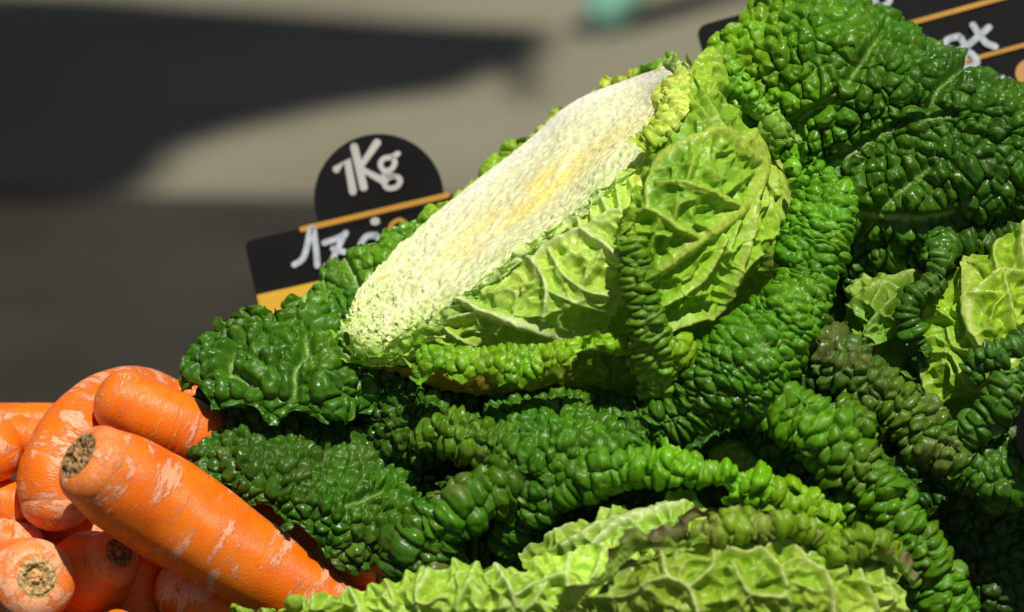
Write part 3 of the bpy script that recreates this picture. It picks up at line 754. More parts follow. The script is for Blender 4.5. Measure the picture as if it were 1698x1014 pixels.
# leaves of the head, undersides outwards
vw = (0.58, 0.73, 0.30)
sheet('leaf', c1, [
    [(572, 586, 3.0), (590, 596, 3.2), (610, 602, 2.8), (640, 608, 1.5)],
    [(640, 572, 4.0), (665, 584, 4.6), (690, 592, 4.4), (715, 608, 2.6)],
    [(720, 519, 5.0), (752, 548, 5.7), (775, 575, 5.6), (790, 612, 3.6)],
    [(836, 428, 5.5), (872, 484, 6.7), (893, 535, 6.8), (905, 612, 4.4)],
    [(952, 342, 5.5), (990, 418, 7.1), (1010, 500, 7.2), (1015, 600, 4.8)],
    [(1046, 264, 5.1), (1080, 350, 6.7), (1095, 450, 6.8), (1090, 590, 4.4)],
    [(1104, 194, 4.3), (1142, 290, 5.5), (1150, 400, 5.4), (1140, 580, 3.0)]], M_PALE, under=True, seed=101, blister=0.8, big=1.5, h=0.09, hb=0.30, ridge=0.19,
    veins=[([(755, 487), (790, 512), (850, 532), (935, 562), (990, 572)], 0.15, 0.17), ([(848, 418), (882, 432), (905, 480), (900, 530)], 0.10, 0.10),
           ([(882, 432), (908, 408), (950, 385), (965, 382)], 0.10, 0.13), ([(965, 382), (1000, 405), (1030, 432)], 0.15, 0.15), ([(965, 382), (950, 340), (938, 318)], 0.10, 0.07),
           ([(908, 410), (935, 455), (965, 478), (1010, 490)], 0.08, 0.07), ([(960, 480), (985, 440), (1000, 410)], 0.05, 0.05),
           ([(714, 512), (732, 530), (790, 518)], 0.08, 0.08), ([(728, 532), (760, 560), (790, 572)], 0.06, 0.05), ([(1005, 345), (985, 300), (965, 292)], 0.09, 0.06),
           ([(900, 480), (950, 500), (1020, 520)], 0.07, 0.05), ([(1028, 350), (1024, 300), (1030, 265)], 0.07, 0.05), ([(965, 382), (1010, 352), (1028, 350)], 0.09, 0.08)],
    vcol=vw, crease=0.35, wave=0.15, rag=('v0',), rag_amp=0.3,
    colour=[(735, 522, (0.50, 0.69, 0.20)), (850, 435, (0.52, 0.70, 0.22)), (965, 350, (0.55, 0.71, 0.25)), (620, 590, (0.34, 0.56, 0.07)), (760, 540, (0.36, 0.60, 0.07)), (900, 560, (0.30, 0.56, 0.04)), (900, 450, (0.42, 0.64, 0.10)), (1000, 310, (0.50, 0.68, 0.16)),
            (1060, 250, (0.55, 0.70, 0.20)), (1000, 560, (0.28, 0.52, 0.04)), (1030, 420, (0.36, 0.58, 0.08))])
# crumpled cut rims of the outer leaves round the tip and along the near side of the cut
T1, T2, T3, T4 = (0.55, 0.70, 0.26), (0.42, 0.63, 0.15), (0.30, 0.55, 0.06), (0.50, 0.68, 0.22)
near_ = np.array(near)
for k, (off_, w_, cl, u0_, u1_) in enumerate([((2, 4, 0.1), 0.30, T1, 0, 2.6), ((6, 12, 0.35), 0.42, T4, 0, 3.4), ((0, 0, 0.5), 0.28, (0.58, 0.72, 0.32), 1.5, 6.8), ((8, 10, 1.0), 0.30, (0.52, 0.70, 0.24), 2.0, 6.6), ((10, 22, 0.6), 0.50, T2, 0, 3.2), ((14, 30, 0.8), 0.5, T2, 0.0, 2.6), ((16, 38, 0.9), 0.5, T3, 0.1, 2.2), ((20, 44, 0.9), 0.45, T3, 0.4, 2.0)]):
    fade = np.linspace(1.0, 0.75, 14)[:, None]
    pp = np.stack([np.interp(np.linspace(u0_, u1_, 14), np.arange(8), near_[:, c_]) for c_ in range(3)], 1)+np.array(off_)*np.array((0.5, 0.75, 1))*np.minimum(1, 0.35+np.linspace(0, 2.5, 14))[:, None]*fade
    frill('leaf_rim', c1, pp, M_PALE, w_, 0.17, 2.4, 0.3, 900+k*13, cl, lean=(-0.35, 0.8, 0.55))
frill('leaf_rim', c1, [(566, 548, 2.0), (562, 566, 2.8), (566, 588, 3.2), (592, 602, 3.6), (640, 606, 4.2), (700, 606, 5.0)], M_PALE, 0.45, 0.16, 2.2, 0.3, 981, T3, lean=(-0.6, 0.3, 0.7))
frill('leaf_rim', c1, [(574, 530, 1.8), (570, 556, 2.8), (576, 580, 3.4), (612, 592, 4.0), (668, 594, 4.6), (716, 590, 5.4)], M_PALE, 0.5, 0.17, 2.4, 0.3, 983, T2, lean=(-0.5, 0.5, 0.7))
frill('leaf_rim', c1, [(582, 520, 1.4), (580, 550, 3.0), (594, 572, 3.6), (636, 578, 4.4), (690, 570, 5.0), (740, 556, 5.6)], M_PALE, 0.45, 0.16, 2.6, 0.3, 985, T4, lean=(-0.4, 0.6, 0.7))
# ring-ribbed leaf on the right shoulder
sheet('leaf', c1, [
    [(1130, 96, 1.6), (1160, 78, 2.0), (1184, 84, 2.0), (1200, 112, 1.2)],
    [(1105, 200, 4.6), (1150, 170, 5.0), (1190, 165, 4.6), (1228, 178, 2.6)],
    [(1060, 290, 6.6), (1120, 260, 7.4), (1185, 230, 6.8), (1264, 222, 3.2)],
    [(1030, 350, 7.2), (1095, 325, 8.2), (1175, 292, 7.8), (1279, 285, 3.8)],
    [(1022, 425, 7.4), (1085, 400, 8.2), (1170, 360, 7.8), (1270, 325, 4.6)],
    [(1034, 496, 6.8), (1100, 456, 7.6), (1172, 406, 7.4), (1246, 352, 5.0)]], M_PALE, under=True, seed=107, blister=0.75, big=1.25, h=0.09, hb=0.22, ridge=0.10,
    veins=[([(1050, 482), (1100, 446), (1167, 396), (1235, 345), (1264, 301), (1270, 262), (1250, 222)], 0.20, 0.24), ([(1257, 265), (1228, 238), (1199, 216), (1160, 226), (1127, 239), (1092, 268), (1074, 310), (1072, 346)], 0.17, 0.10),
           ([(1218, 342), (1180, 318), (1140, 301), (1090, 300)], 0.15, 0.07), ([(1160, 398), (1120, 372), (1080, 348), (1045, 355)], 0.15, 0.08), ([(1199, 213), (1182, 175), (1163, 145)], 0.09, 0.05),
           ([(1180, 222), (1176, 262), (1190, 300)], 0.06, 0.05), ([(1140, 300), (1150, 262), (1146, 240)], 0.07, 0.05), ([(1118, 372), (1125, 340), (1150, 330)], 0.05, 0.05),
           ([(1190, 330), (1230, 300), (1250, 285)], 0.05, 0.05)],
    vcol=(0.40, 0.56, 0.07), crease=0.4, wave=0.12, rag=('u0',), rag_amp=0.4,
    colour=[(1160, 110, (0.34, 0.54, 0.06)), (1200, 180, (0.24, 0.46, 0.05)), (1200, 280, (0.22, 0.43, 0.045)), (1100, 300, (0.20, 0.42, 0.04)), (1150, 370, (0.22, 0.44, 0.03)), (1060, 450, (0.26, 0.5, 0.03)), (1270, 260, (0.3, 0.52, 0.04))])
# the leaf below it, ribs sweeping down
sheet('leaf', c1, [
    [(1240, 200, 1.6), (1268, 215, 1.0), (1285, 240, 0.0), (1290, 260, -1.5)],
    [(1215, 335, 6.0), (1258, 330, 4.9), (1290, 330, 2.8), (1302, 335, -0.5)],
    [(1130, 415, 7.5), (1200, 418, 7.2), (1265, 420, 5.0), (1298, 420, 0.5)],
    [(1075, 490, 7.6), (1140, 495, 7.2), (1205, 495, 5.6), (1262, 490, 1.0)],
    [(1040, 560, 6.8), (1090, 562, 6.4), (1150, 560, 5.2), (1200, 562, 1.0)],
    [(1000, 615, 4.2), (1050, 622, 3.8), (1095, 618, 2.6), (1130, 608, 0.5)]], M_PALE, under=True, seed=109, blister=0.8, big=1.6, h=0.08, hb=0.26, ridge=0.24,
    veins=[([(1262, 300), (1250, 340), (1235, 417), (1210, 478), (1189, 513), (1150, 530), (1100, 545)], 0.13, 0.12), ([(1290, 270), (1296, 330), (1290, 400), (1262, 480), (1210, 540), (1150, 580)], 0.16, 0.12),
           ([(1200, 400), (1180, 440), (1150, 475), (1090, 510)], 0.11, 0.09), ([(1225, 370), (1205, 420)], 0.08, 0.06), ([(1215, 470), (1240, 440), (1262, 420)], 0.07, 0.05), ([(1190, 512), (1165, 555), (1120, 590)], 0.08, 0.08)],
    vcol=(0.42, 0.58, 0.09), crease=0.35, wave=0.12, colour=[(1280, 300, (0.34, 0.52, 0.08)), (1200, 440, (0.24, 0.47, 0.035)), (1100, 540, (0.23, 0.46, 0.03)), (1250, 380, (0.27, 0.48, 0.06))])
# under leaf of the head, brownish where it turns below
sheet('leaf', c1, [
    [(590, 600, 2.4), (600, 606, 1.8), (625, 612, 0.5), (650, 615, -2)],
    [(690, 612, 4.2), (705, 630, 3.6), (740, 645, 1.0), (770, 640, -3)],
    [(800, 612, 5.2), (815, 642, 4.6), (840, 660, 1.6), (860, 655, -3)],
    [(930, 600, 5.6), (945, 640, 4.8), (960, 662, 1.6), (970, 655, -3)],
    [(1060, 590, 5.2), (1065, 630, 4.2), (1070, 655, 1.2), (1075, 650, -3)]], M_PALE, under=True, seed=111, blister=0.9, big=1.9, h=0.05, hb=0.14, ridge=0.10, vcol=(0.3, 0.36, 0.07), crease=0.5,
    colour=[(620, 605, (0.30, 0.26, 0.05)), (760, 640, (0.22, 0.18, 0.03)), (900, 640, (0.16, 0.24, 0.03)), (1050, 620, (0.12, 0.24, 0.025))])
# folded-back bright green margin under the pale leaf
sheet('curled_leaf', c1, [
    [(690, 600, 5.0), (692, 592, 5.6), (700, 588, 5.4)],
    [(705, 622, 6.0), (712, 600, 6.4), (725, 580, 6.0)],
    [(790, 624, 7.0), (795, 602, 7.1), (805, 577, 6.8)],
    [(850, 632, 7.4), (855, 603, 7.5), (865, 575, 7.2)],
    [(925, 606, 7.8), (925, 590, 7.8), (930, 568, 7.4)],
    [(985, 584, 7.8), (985, 573, 7.7), (990, 560, 7.4)],
    [(1045, 572, 7.4), (1045, 566, 7.4), (1050, 560, 7.0)]], M_DARK, seed=113, blister=0.60, big=1.3, h=0.17, hb=0.06, rag=('v0', 'u0'), rag_amp=0.8, crease=0.15,
    colour=[(700, 600, (0.10, 0.36, 0.015)), (850, 600, (0.15, 0.42, 0.015)), (980, 570, (0.17, 0.46, 0.02))], bulge=0.3)
# upright rolled margin crossing the head
rope('curled_leaf', c1, [(1036, 368, 8.0, 0.14), (1044, 392, 8.3, 0.45), (1055, 445, 8.6, 0.61), (1062, 500, 8.5, 0.61), (1080, 570, 7.9, 0.83), (1096, 620, 7.2, 0.87), (1098, 655, 6.4, 0.58), (1104, 690, 5.6, 0.29)], M_DARK,
     seed=115, blister=0.58, big=1.3, h=0.22, hb=0.14, bulge=0.3, crease=0.12, colour=[(1040, 360, (0.16, 0.36, 0.03)), (1060, 460, (0.08, 0.25, 0.012)), (1100, 640, (0.105, 0.31, 0.012))], aniso=(0, 1, 0, 1.35))
rope('curled_leaf', c1, [(1075, 560, 7.6, 0.3), (1110, 570, 7.9, 0.6), (1130, 585, 7.6, 0.55), (1118, 600, 7.4, 0.3)], M_DARK, seed=117, blister=0.55, big=1.2, h=0.22, hb=0.1, bulge=0.3, colour=(0.12, 0.33, 0.015))
# frills at the stem end
for k, (pth, w_, cl) in enumerate([([(1056, 130, -2.6), (1080, 122, -2.2), (1104, 117, -1.4), (1130, 112, -0.4)], 0.75, (0.20, 0.46, 0.04)), ([(1094, 124, -1.4), (1114, 122, -0.4), (1130, 124, 1.2), (1156, 120, 1.8)], 0.85, (0.52, 0.70, 0.20)),
                                 ([(1110, 138, 1.0), (1130, 136, 1.8), (1150, 132, 2.4), (1176, 122, 2.6)], 0.9, (0.55, 0.72, 0.22)), ([(1120, 158, 2.4), (1140, 154, 3.0), (1160, 146, 3.2)], 0.7, (0.58, 0.74, 0.24))]):
    frill('leaf_rim', c1, pth, M_PALE, w_, 0.24, 1.5, 0.25, 951+k*7, cl, lean=(0.15, 0.9, 0.2))
sheet('leaf', c1, [
    [(1052, 250, 5.4), (1062, 244, 5.7), (1075, 246, 5.6)],
    [(1090, 225, 5.0), (1102, 216, 5.6), (1118, 222, 5.4)],
    [(1110, 178, 3.8), (1124, 172, 4.6), (1142, 178, 4.6)],
    [(1116, 146, 2.8), (1130, 138, 3.4), (1146, 140, 3.4)]], M_PALE, seed=121, blister=0.5, big=1.0, h=0.24, hb=0.16, rag=('v0', 'v1', 'u0'), rag_amp=0.4, vcol=vw,
    colour=[(1060, 245, (0.44, 0.64, 0.08)), (1120, 160, (0.62, 0.74, 0.24))], bulge=0.3)
rope('curled_leaf', c1, [(1206, 96, 1.6, 0.2), (1220, 128, 1.8, 0.42), (1242, 160, 1.6, 0.40), (1268, 184, 1.2, 0.32), (1292, 204, 0.8, 0.24), (1318, 214, 0.4, 0.16)], M_PALE, seed=123, blister=0.5, big=1.2, h=0.14, hb=0.1, bulge=0.2,
     colour=[(1230, 140, (0.16, 0.42, 0.03)), (1300, 205, (0.30, 0.50, 0.14))], a0=-110, a1=140)
# leaf standing behind the cut face
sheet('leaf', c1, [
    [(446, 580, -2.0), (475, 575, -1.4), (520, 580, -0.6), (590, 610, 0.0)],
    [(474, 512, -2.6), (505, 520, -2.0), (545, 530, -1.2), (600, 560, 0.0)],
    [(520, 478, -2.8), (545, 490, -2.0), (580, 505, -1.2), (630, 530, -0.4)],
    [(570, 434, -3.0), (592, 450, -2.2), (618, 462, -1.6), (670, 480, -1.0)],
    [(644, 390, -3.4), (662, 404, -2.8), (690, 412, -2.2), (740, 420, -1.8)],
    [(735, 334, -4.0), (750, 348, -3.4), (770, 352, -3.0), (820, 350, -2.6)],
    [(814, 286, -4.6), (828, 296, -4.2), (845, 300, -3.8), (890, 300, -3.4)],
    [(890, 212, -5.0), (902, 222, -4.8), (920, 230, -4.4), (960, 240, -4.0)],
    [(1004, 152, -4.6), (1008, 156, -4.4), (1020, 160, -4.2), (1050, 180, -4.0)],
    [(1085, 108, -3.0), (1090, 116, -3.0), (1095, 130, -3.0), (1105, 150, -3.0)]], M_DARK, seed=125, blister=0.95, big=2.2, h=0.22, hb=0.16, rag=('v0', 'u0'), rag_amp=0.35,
    veins=[([(483, 548), (505, 504), (508, 482), (530, 472)], 0.13, 0.08), ([(568, 431), (587, 460), (593, 478)], 0.08, 0.07)], vcol=(0.36, 0.55, 0.14),
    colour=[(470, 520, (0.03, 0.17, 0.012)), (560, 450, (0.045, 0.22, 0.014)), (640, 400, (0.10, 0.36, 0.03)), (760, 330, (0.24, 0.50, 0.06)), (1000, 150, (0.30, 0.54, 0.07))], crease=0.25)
DZ = 0.0
#@@DARK
# ------------------------------------------------------------------ dark cabbage under it
c2 = thing('savoy_cabbage', W((850, 900, -2)), 'dark green savoy cabbage spreading its blistered leaves under the halved one', 'cabbage', 'heaped savoy cabbages')
sheet('leaf', c2, [
    [(322, 655, 0.8), (328, 612, 0.2), (356, 566, -0.8), (372, 536, -1.6)],
    [(352, 676, 2.2), (374, 628, 2.0), (402, 578, 0.6), (416, 524, -1.0)],
    [(436, 694, 3.0), (446, 640, 3.0), (462, 588, 1.6), (472, 530, -0.4)],
    [(520, 696, 3.0), (530, 642, 2.8), (536, 590, 1.6), (540, 532, -0.4)],
    [(580, 690, 2.0), (592, 640, 1.6), (596, 596, 0.6), (600, 545, -0.6)],
    [(640, 690, 0.2), (650, 640, 0.0), (655, 600, -0.6), (660, 560, -1.2)]], M_DARK, seed=201, blister=1.1, big=1.9, h=0.32, hb=0.36, rag=('u0', 'v1', 'v0'), rag_amp=0.45,
    veins=[([(384, 628), (392, 600), (401, 583), (418, 568)], 0.08, 0.06), ([(384, 626), (408, 636), (430, 646)], 0.06, 0.04), ([(489, 656), (491, 618), (512, 598), (508, 574)], 0.07, 0.06)],
    vcol=(0.28, 0.46, 0.12), colour=[(340, 620, (0.022, 0.14, 0.012)), (460, 640, (0.022, 0.13, 0.013)), (520, 540, (0.03, 0.17, 0.014))])
sheet('leaf', c2, [
    [(318, 770, 1.4), (322, 735, 1.6), (330, 705, 0.6), (345, 680, -1.0)],
    [(352, 808, 3.2), (366, 758, 3.2), (385, 712, 1.6), (405, 676, -0.6)],
    [(430, 836, 4.4), (440, 780, 4.4), (455, 728, 2.6), (470, 684, 0.0)],
    [(492, 896, 4.6), (512, 822, 4.8), (525, 758, 3.0), (535, 700, 0.2)],
    [(560, 940, 4.4), (586, 860, 4.8), (596, 786, 3.0), (600, 722, 0.2)],
    [(608, 928, 3.6), (640, 866, 4.2), (650, 806, 2.6), (652, 748, 0.2)],
    [(662, 876, 2.2), (692, 850, 2.8), (708, 808, 1.8), (710, 762, 0.0)]], M_DARK, seed=203, blister=0.72, big=1.9, h=0.28, hb=0.26, rag=('u0', 'v0', 'v1'), rag_amp=0.6, spots=0.12,
    veins=[([(572, 842), (600, 834), (632, 818)], 0.06, 0.05)], vcol=(0.24, 0.40, 0.10), colour=[(340, 760, (0.024, 0.13, 0.014)), (450, 760, (0.020, 0.115, 0.012)), (570, 880, (0.032, 0.145, 0.012)), (640, 830, (0.03, 0.15, 0.012))])
sheet('leaf', c2, [   # underlap between the two left leaves
    [(326, 690, -0.4), (330, 668, -0.6), (345, 650, -1.0)],
    [(400, 716, 1.2), (410, 686, 1.0), (420, 650, 0.2)],
    [(500, 730, 1.2), (505, 700, 1.0), (510, 660, 0.2)],
    [(600, 760, -0.4), (605, 715, -0.6), (610, 660, -1.0)],
    [(680, 780, -1.6), (690, 720, -1.6), (700, 660, -2.0)]], M_DARK, seed=205, blister=0.6, h=0.26, colour=DK)
sheet('leaf', c2, [   # shaded leaf hanging under the half
    [(590, 640, -1.0), (600, 690, -0.2), (612, 740, 0.2), (625, 790, -2.6)],
    [(640, 625, 0.0), (650, 680, 1.6), (655, 735, 2.0), (655, 775, -0.4)],
    [(700, 640, 0.4), (705, 690, 2.2), (705, 730, 2.8), (702, 762, 0.2)],
    [(760, 660, 0.0), (760, 690, 1.8), (760, 720, 2.4), (758, 750, -0.4)],
    [(840, 660, -1.2), (842, 690, 0.4), (845, 720, 1.2), (850, 765, -1.0)],
    [(920, 650, -2.4), (920, 690, -1.2), (920, 720, -0.6), (920, 760, -0.6)]], M_DARK, seed=207, blister=0.62, big=1.7, h=0.28, hb=0.24, rag=('v1',), rag_amp=0.6, colour=[(650, 700, DK), (760, 720, (0.03, 0.15, 0.012))])
DZ = 1.6
rope('curled_leaf', c2, [(708, 722, 2.8, 0.4), (745, 722, 3.4, 0.75), (790, 728, 3.8, 0.9), (835, 745, 4.0, 1.0), (890, 758, 4.0, 1.1), (940, 764, 3.6, 1.0), (990, 770, 3.0, 0.7)], M_DARK,
     seed=209, blister=0.66, big=1.5, h=0.28, hb=0.18, bulge=0.3, spots=0.15, colour=[(740, 720, (0.06, 0.19, 0.010)), (900, 760, (0.045, 0.17, 0.010))])
sheet('leaf', c2, [   # broad lump right of it
    [(800, 760, 2.2), (805, 725, 1.8), (830, 690, 0.6), (860, 668, -0.8)],
    [(850, 785, 4.0), (862, 738, 4.0), (880, 694, 2.4), (900, 664, 0.2)],
    [(915, 800, 4.6), (925, 750, 4.8), (935, 702, 3.2), (945, 668, 0.8)],
    [(985, 795, 4.4), (990, 752, 4.6), (992, 710, 3.2), (995, 680, 0.8)],
    [(1050, 775, 3.6), (1052, 742, 3.6), (1050, 712, 2.4), (1045, 690, 0.4)]], M_DARK, seed=211, blister=0.68, big=1.7, h=0.30, hb=0.30, rag=('u0', 'v1', 'v0'), rag_amp=0.4, bulge=0.3,
    colour=[(850, 720, (0.03, 0.16, 0.012)), (950, 720, (0.035, 0.18, 0.012)), (1030, 740, (0.03, 0.17, 0.012))])
DZ = 0.9
rope('curled_leaf', c2, [(960, 762, 3.0, 0.7), (1010, 734, 3.8, 1.3), (1075, 710, 4.2, 1.5), (1140, 684, 4.6, 1.7), (1200, 636, 4.8, 2.2), (1258, 575, 4.6, 2.2), (1312, 505, 3.6, 1.9), (1345, 430, 2.4, 1.75), (1360, 360, 1.6, 1.6), (1358, 310, 1.0, 1.2), (1335, 285, 1.0, 0.7)],
     M_DARK, seed=213, blister=0.70, big=1.5, h=0.25, hb=0.20, bulge=0.34, crease=0.10, wob=0.26, aniso=(0.55, 0.83, 0, 1.5),
     colour=[(1010, 740, (0.032, 0.165, 0.012)), (1150, 680, (0.04, 0.19, 0.012)), (1290, 500, (0.06, 0.26, 0.014)), (1360, 350, (0.085, 0.32, 0.016))])
rope('curled_leaf', c2, [(1285, 470, -0.8, 0.6), (1308, 400, -1.2, 0.9), (1322, 330, -1.6, 1.0), (1326, 280, -2.0, 0.8), (1310, 250, -2.6, 0.5)], M_DARK, seed=215, blister=0.7, big=1.6, h=0.26, hb=0.14, bulge=0.3, colour=[(1300, 400, (0.14, 0.42, 0.02)), (1320, 280, (0.10, 0.34, 0.02))])
DZ = 1.1
rope('curled_leaf', c2, [(835, 905, 3.4, 0.41), (862, 865, 4.2, 0.98), (905, 822, 5.0, 1.03), (960, 790, 5.6, 1.01), (1030, 776, 6.0, 0.95), (1110, 776, 6.2, 0.95), (1190, 788, 6.2, 0.95), (1270, 810, 6.0, 0.87), (1340, 838, 5.4, 0.87), (1395, 862, 4.6, 0.62), (1420, 874, 4.0, 0.26)],
     M_DARK, seed=217, blister=0.82, big=1.8, h=0.25, hb=0.16, bulge=0.3, crease=0.2, colour=[(860, 860, (0.03, 0.15, 0.012)), (1000, 785, (0.065, 0.24, 0.010)), (1150, 780, (0.115, 0.37, 0.012)), (1350, 840, (0.155, 0.42, 0.014))], veins=[([(1240, 785), (1200, 800), (1120, 800)], 0.03, 0.03)])
rope('curled_leaf', c2, [(668, 972, 4.0, 0.72), (682, 938, 4.8, 1.38), (712, 888, 5.4, 1.67), (748, 846, 5.6, 1.74), (800, 820, 5.2, 1.23), (850, 802, 4.6, 0.87), (905, 790, 3.8, 0.51)], M_DARK,
     seed=219, blister=0.86, big=2.0, h=0.30, hb=0.2, bulge=0.32, spots=0.25, colour=[(660, 930, (0.022, 0.12, 0.016)), (740, 850, (0.045, 0.18, 0.012)), (850, 800, (0.06, 0.19, 0.012))])
rope('curled_leaf', c2, [(845, 800, 4.2, 0.4), (885, 792, 4.4, 0.6), (930, 806, 4.2, 0.6), (900, 830, 3.8, 0.4)], M_DARK, seed=221, blister=0.55, big=1.4, h=0.22, hb=0.14, bulge=0.3, spots=0.4, colour=(0.06, 0.18, 0.014))
DZ = 0.4
sheet('leaf', c2, [   # leaf dropping behind the pale front leaves
    [(640, 800, 0.5), (700, 790, 1.0), (780, 800, 1.2), (860, 810, 1.0), (940, 830, 1.0)],
    [(650, 880, 1.0), (710, 880, 1.6), (790, 870, 2.0), (870, 870, 2.2), (950, 870, 2.0)],
    [(660, 960, 2.0), (720, 950, 2.4), (800, 940, 2.8), (880, 930, 3.0), (960, 920, 2.8)],
    [(680, 1040, 2.0), (740, 1030, 2.4), (820, 1020, 2.8), (900, 1010, 3.0), (980, 1000, 2.8)]], M_DARK, seed=223, blister=0.85, big=2.4, h=0.22, hb=0.3,
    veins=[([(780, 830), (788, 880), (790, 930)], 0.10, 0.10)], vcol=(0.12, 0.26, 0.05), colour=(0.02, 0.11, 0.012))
sheet('leaf', c2, [   # small tuft
    [(735, 930, 4.6), (748, 915, 5.0), (762, 905, 4.6)],
    [(730, 950, 4.8), (750, 938, 5.2), (772, 925, 4.8)],
    [(740, 975, 4.6), (760, 962, 5.0), (780, 950, 4.6)]], M_DARK, seed=225, blister=0.5, h=0.14, rag=('u0', 'v0', 'v1'), rag_amp=0.5, colour=(0.06, 0.2, 0.03))
rope('curled_leaf', c2, [(1215, 640, 4.2, 0.64), (1262, 662, 4.8, 1.17), (1330, 700, 5.4, 1.65), (1395, 752, 5.8, 1.80), (1445, 812, 6.0, 1.72), (1490, 880, 6.0, 1.49), (1535, 940, 5.8, 1.33), (1570, 1000, 5.4, 1.27), (1600, 1080, 5.0, 1.17)], M_DARK,
     seed=227, blister=0.88, big=2.1, h=0.30, hb=0.22, bulge=0.32, crease=0.22, spots=0.1, aniso=(0.6, -0.8, 0, 1.25), colour=[(1260, 660, (0.055, 0.19, 0.010)), (1390, 740, (0.070, 0.24, 0.010)), (1450, 820, (0.064, 0.23, 0.010)), (1570, 1000, (0.070, 0.26, 0.012))],
     veins=[([(1395, 800), (1440, 845), (1462, 900), (1510, 950)], 0.03, 0.03)])
rope('curled_leaf', c2, [(1250, 700, 3.6, 0.5), (1300, 745, 4.0, 1.0), (1360, 800, 4.2, 1.1), (1420, 860, 4.2, 1.0), (1460, 920, 4, 0.6)], M_DARK, seed=229, blister=0.8, h=0.26, hb=0.2, colour=DK)
rope('curled_leaf', c2, [(1392, 680, 5.0, 0.25), (1440, 706, 6.2, 0.5), (1405, 690, 6.4, 0.4)], M_DARK, seed=231, blister=0.55, h=0.2, hb=0.1, colour=(0.06, 0.2, 0.012))
rope('curled_leaf', c2, [(1180, 760, 3.0, 0.5), (1215, 752, 3.4, 0.75), (1265, 770, 3.2, 0.7), (1300, 800, 2.6, 0.4)], M_PALE, seed=233, blister=0.7, big=1.6, h=0.08, hb=0.10, spots=0.3, colour=(0.26, 0.42, 0.07))
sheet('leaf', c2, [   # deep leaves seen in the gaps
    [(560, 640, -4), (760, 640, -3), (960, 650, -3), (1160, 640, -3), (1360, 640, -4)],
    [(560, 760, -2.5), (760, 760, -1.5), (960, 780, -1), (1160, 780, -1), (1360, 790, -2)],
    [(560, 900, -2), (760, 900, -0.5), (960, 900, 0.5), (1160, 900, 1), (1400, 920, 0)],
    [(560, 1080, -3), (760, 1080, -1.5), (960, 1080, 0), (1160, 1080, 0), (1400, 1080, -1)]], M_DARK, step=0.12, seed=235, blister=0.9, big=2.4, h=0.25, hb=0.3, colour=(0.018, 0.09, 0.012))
DZ = 0.0
#@@BACK
# ------------------------------------------------------------------ cabbage behind, upper right
c3 = thing('savoy_cabbage', W((1480, 460, -6)), 'whole savoy cabbage at the back with one large dark veined leaf upright', 'cabbage', 'heaped savoy cabbages')
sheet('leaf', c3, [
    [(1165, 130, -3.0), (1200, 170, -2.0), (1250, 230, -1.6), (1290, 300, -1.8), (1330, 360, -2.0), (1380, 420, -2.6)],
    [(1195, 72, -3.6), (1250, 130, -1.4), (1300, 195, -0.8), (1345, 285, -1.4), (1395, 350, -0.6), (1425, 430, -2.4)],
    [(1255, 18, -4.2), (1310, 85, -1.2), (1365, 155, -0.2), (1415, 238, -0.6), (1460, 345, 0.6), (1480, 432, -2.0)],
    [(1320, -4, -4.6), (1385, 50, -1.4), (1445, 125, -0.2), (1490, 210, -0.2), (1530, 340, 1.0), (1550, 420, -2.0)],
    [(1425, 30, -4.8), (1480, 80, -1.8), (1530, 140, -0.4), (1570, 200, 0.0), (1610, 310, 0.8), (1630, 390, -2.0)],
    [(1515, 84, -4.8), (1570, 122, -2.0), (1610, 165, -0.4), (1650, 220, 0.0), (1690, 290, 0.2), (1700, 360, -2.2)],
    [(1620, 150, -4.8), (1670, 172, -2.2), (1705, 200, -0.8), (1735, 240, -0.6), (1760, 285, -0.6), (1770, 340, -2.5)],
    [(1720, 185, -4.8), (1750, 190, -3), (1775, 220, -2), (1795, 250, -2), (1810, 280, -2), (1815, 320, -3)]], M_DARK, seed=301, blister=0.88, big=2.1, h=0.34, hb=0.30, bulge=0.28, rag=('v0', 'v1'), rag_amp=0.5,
    veins=[([(1345, 292), (1375, 278), (1403, 265), (1450, 232), (1512, 204), (1580, 195)], 0.14, 0.04), ([(1376, 332), (1415, 346), (1455, 353), (1521, 357), (1580, 348)], 0.17, 0.08), ([(1460, 348), (1495, 318), (1540, 284)], 0.09, 0.04),
           ([(1408, 137), (1432, 100), (1452, 71)], 0.05, 0.03), ([(1322, 204), (1345, 184), (1378, 168)], 0.06, 0.03), ([(1540, 182), (1556, 150), (1592, 123)], 0.06, 0.04), ([(1310, 300), (1322, 250), (1328, 205)], 0.09, 0.06)],
    vcol=(0.25, 0.42, 0.10), crease=0.15, vgroove=0.34,
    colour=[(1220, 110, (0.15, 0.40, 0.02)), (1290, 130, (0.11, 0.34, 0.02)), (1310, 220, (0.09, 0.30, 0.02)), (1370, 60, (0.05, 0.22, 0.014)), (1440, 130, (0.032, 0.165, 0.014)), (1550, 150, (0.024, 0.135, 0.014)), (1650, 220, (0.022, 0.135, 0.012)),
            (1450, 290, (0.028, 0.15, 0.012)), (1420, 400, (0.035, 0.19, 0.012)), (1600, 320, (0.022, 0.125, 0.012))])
sheet('leaf', c3, [   # shaded leaf hanging under it
    [(1360, 360, -2.4), (1400, 430, -1.6), (1410, 500, -2.4), (1400, 560, -4)],
    [(1440, 360, -1.6), (1470, 420, -0.4), (1480, 470, -1.4), (1480, 540, -3.5)],
    [(1540, 360, -1.4), (1560, 410, 0.0), (1570, 440, -1.2), (1575, 520, -3.5)],
    [(1640, 340, -1.6), (1650, 390, -0.2), (1660, 420, -1.4), (1670, 500, -3.5)],
    [(1740, 320, -2.4), (1750, 370, -1.4), (1760, 410, -2.4), (1770, 480, -4)]], M_DARK, seed=303, blister=0.85, big=2.0, h=0.28, hb=0.3, colour=(0.026, 0.14, 0.012))
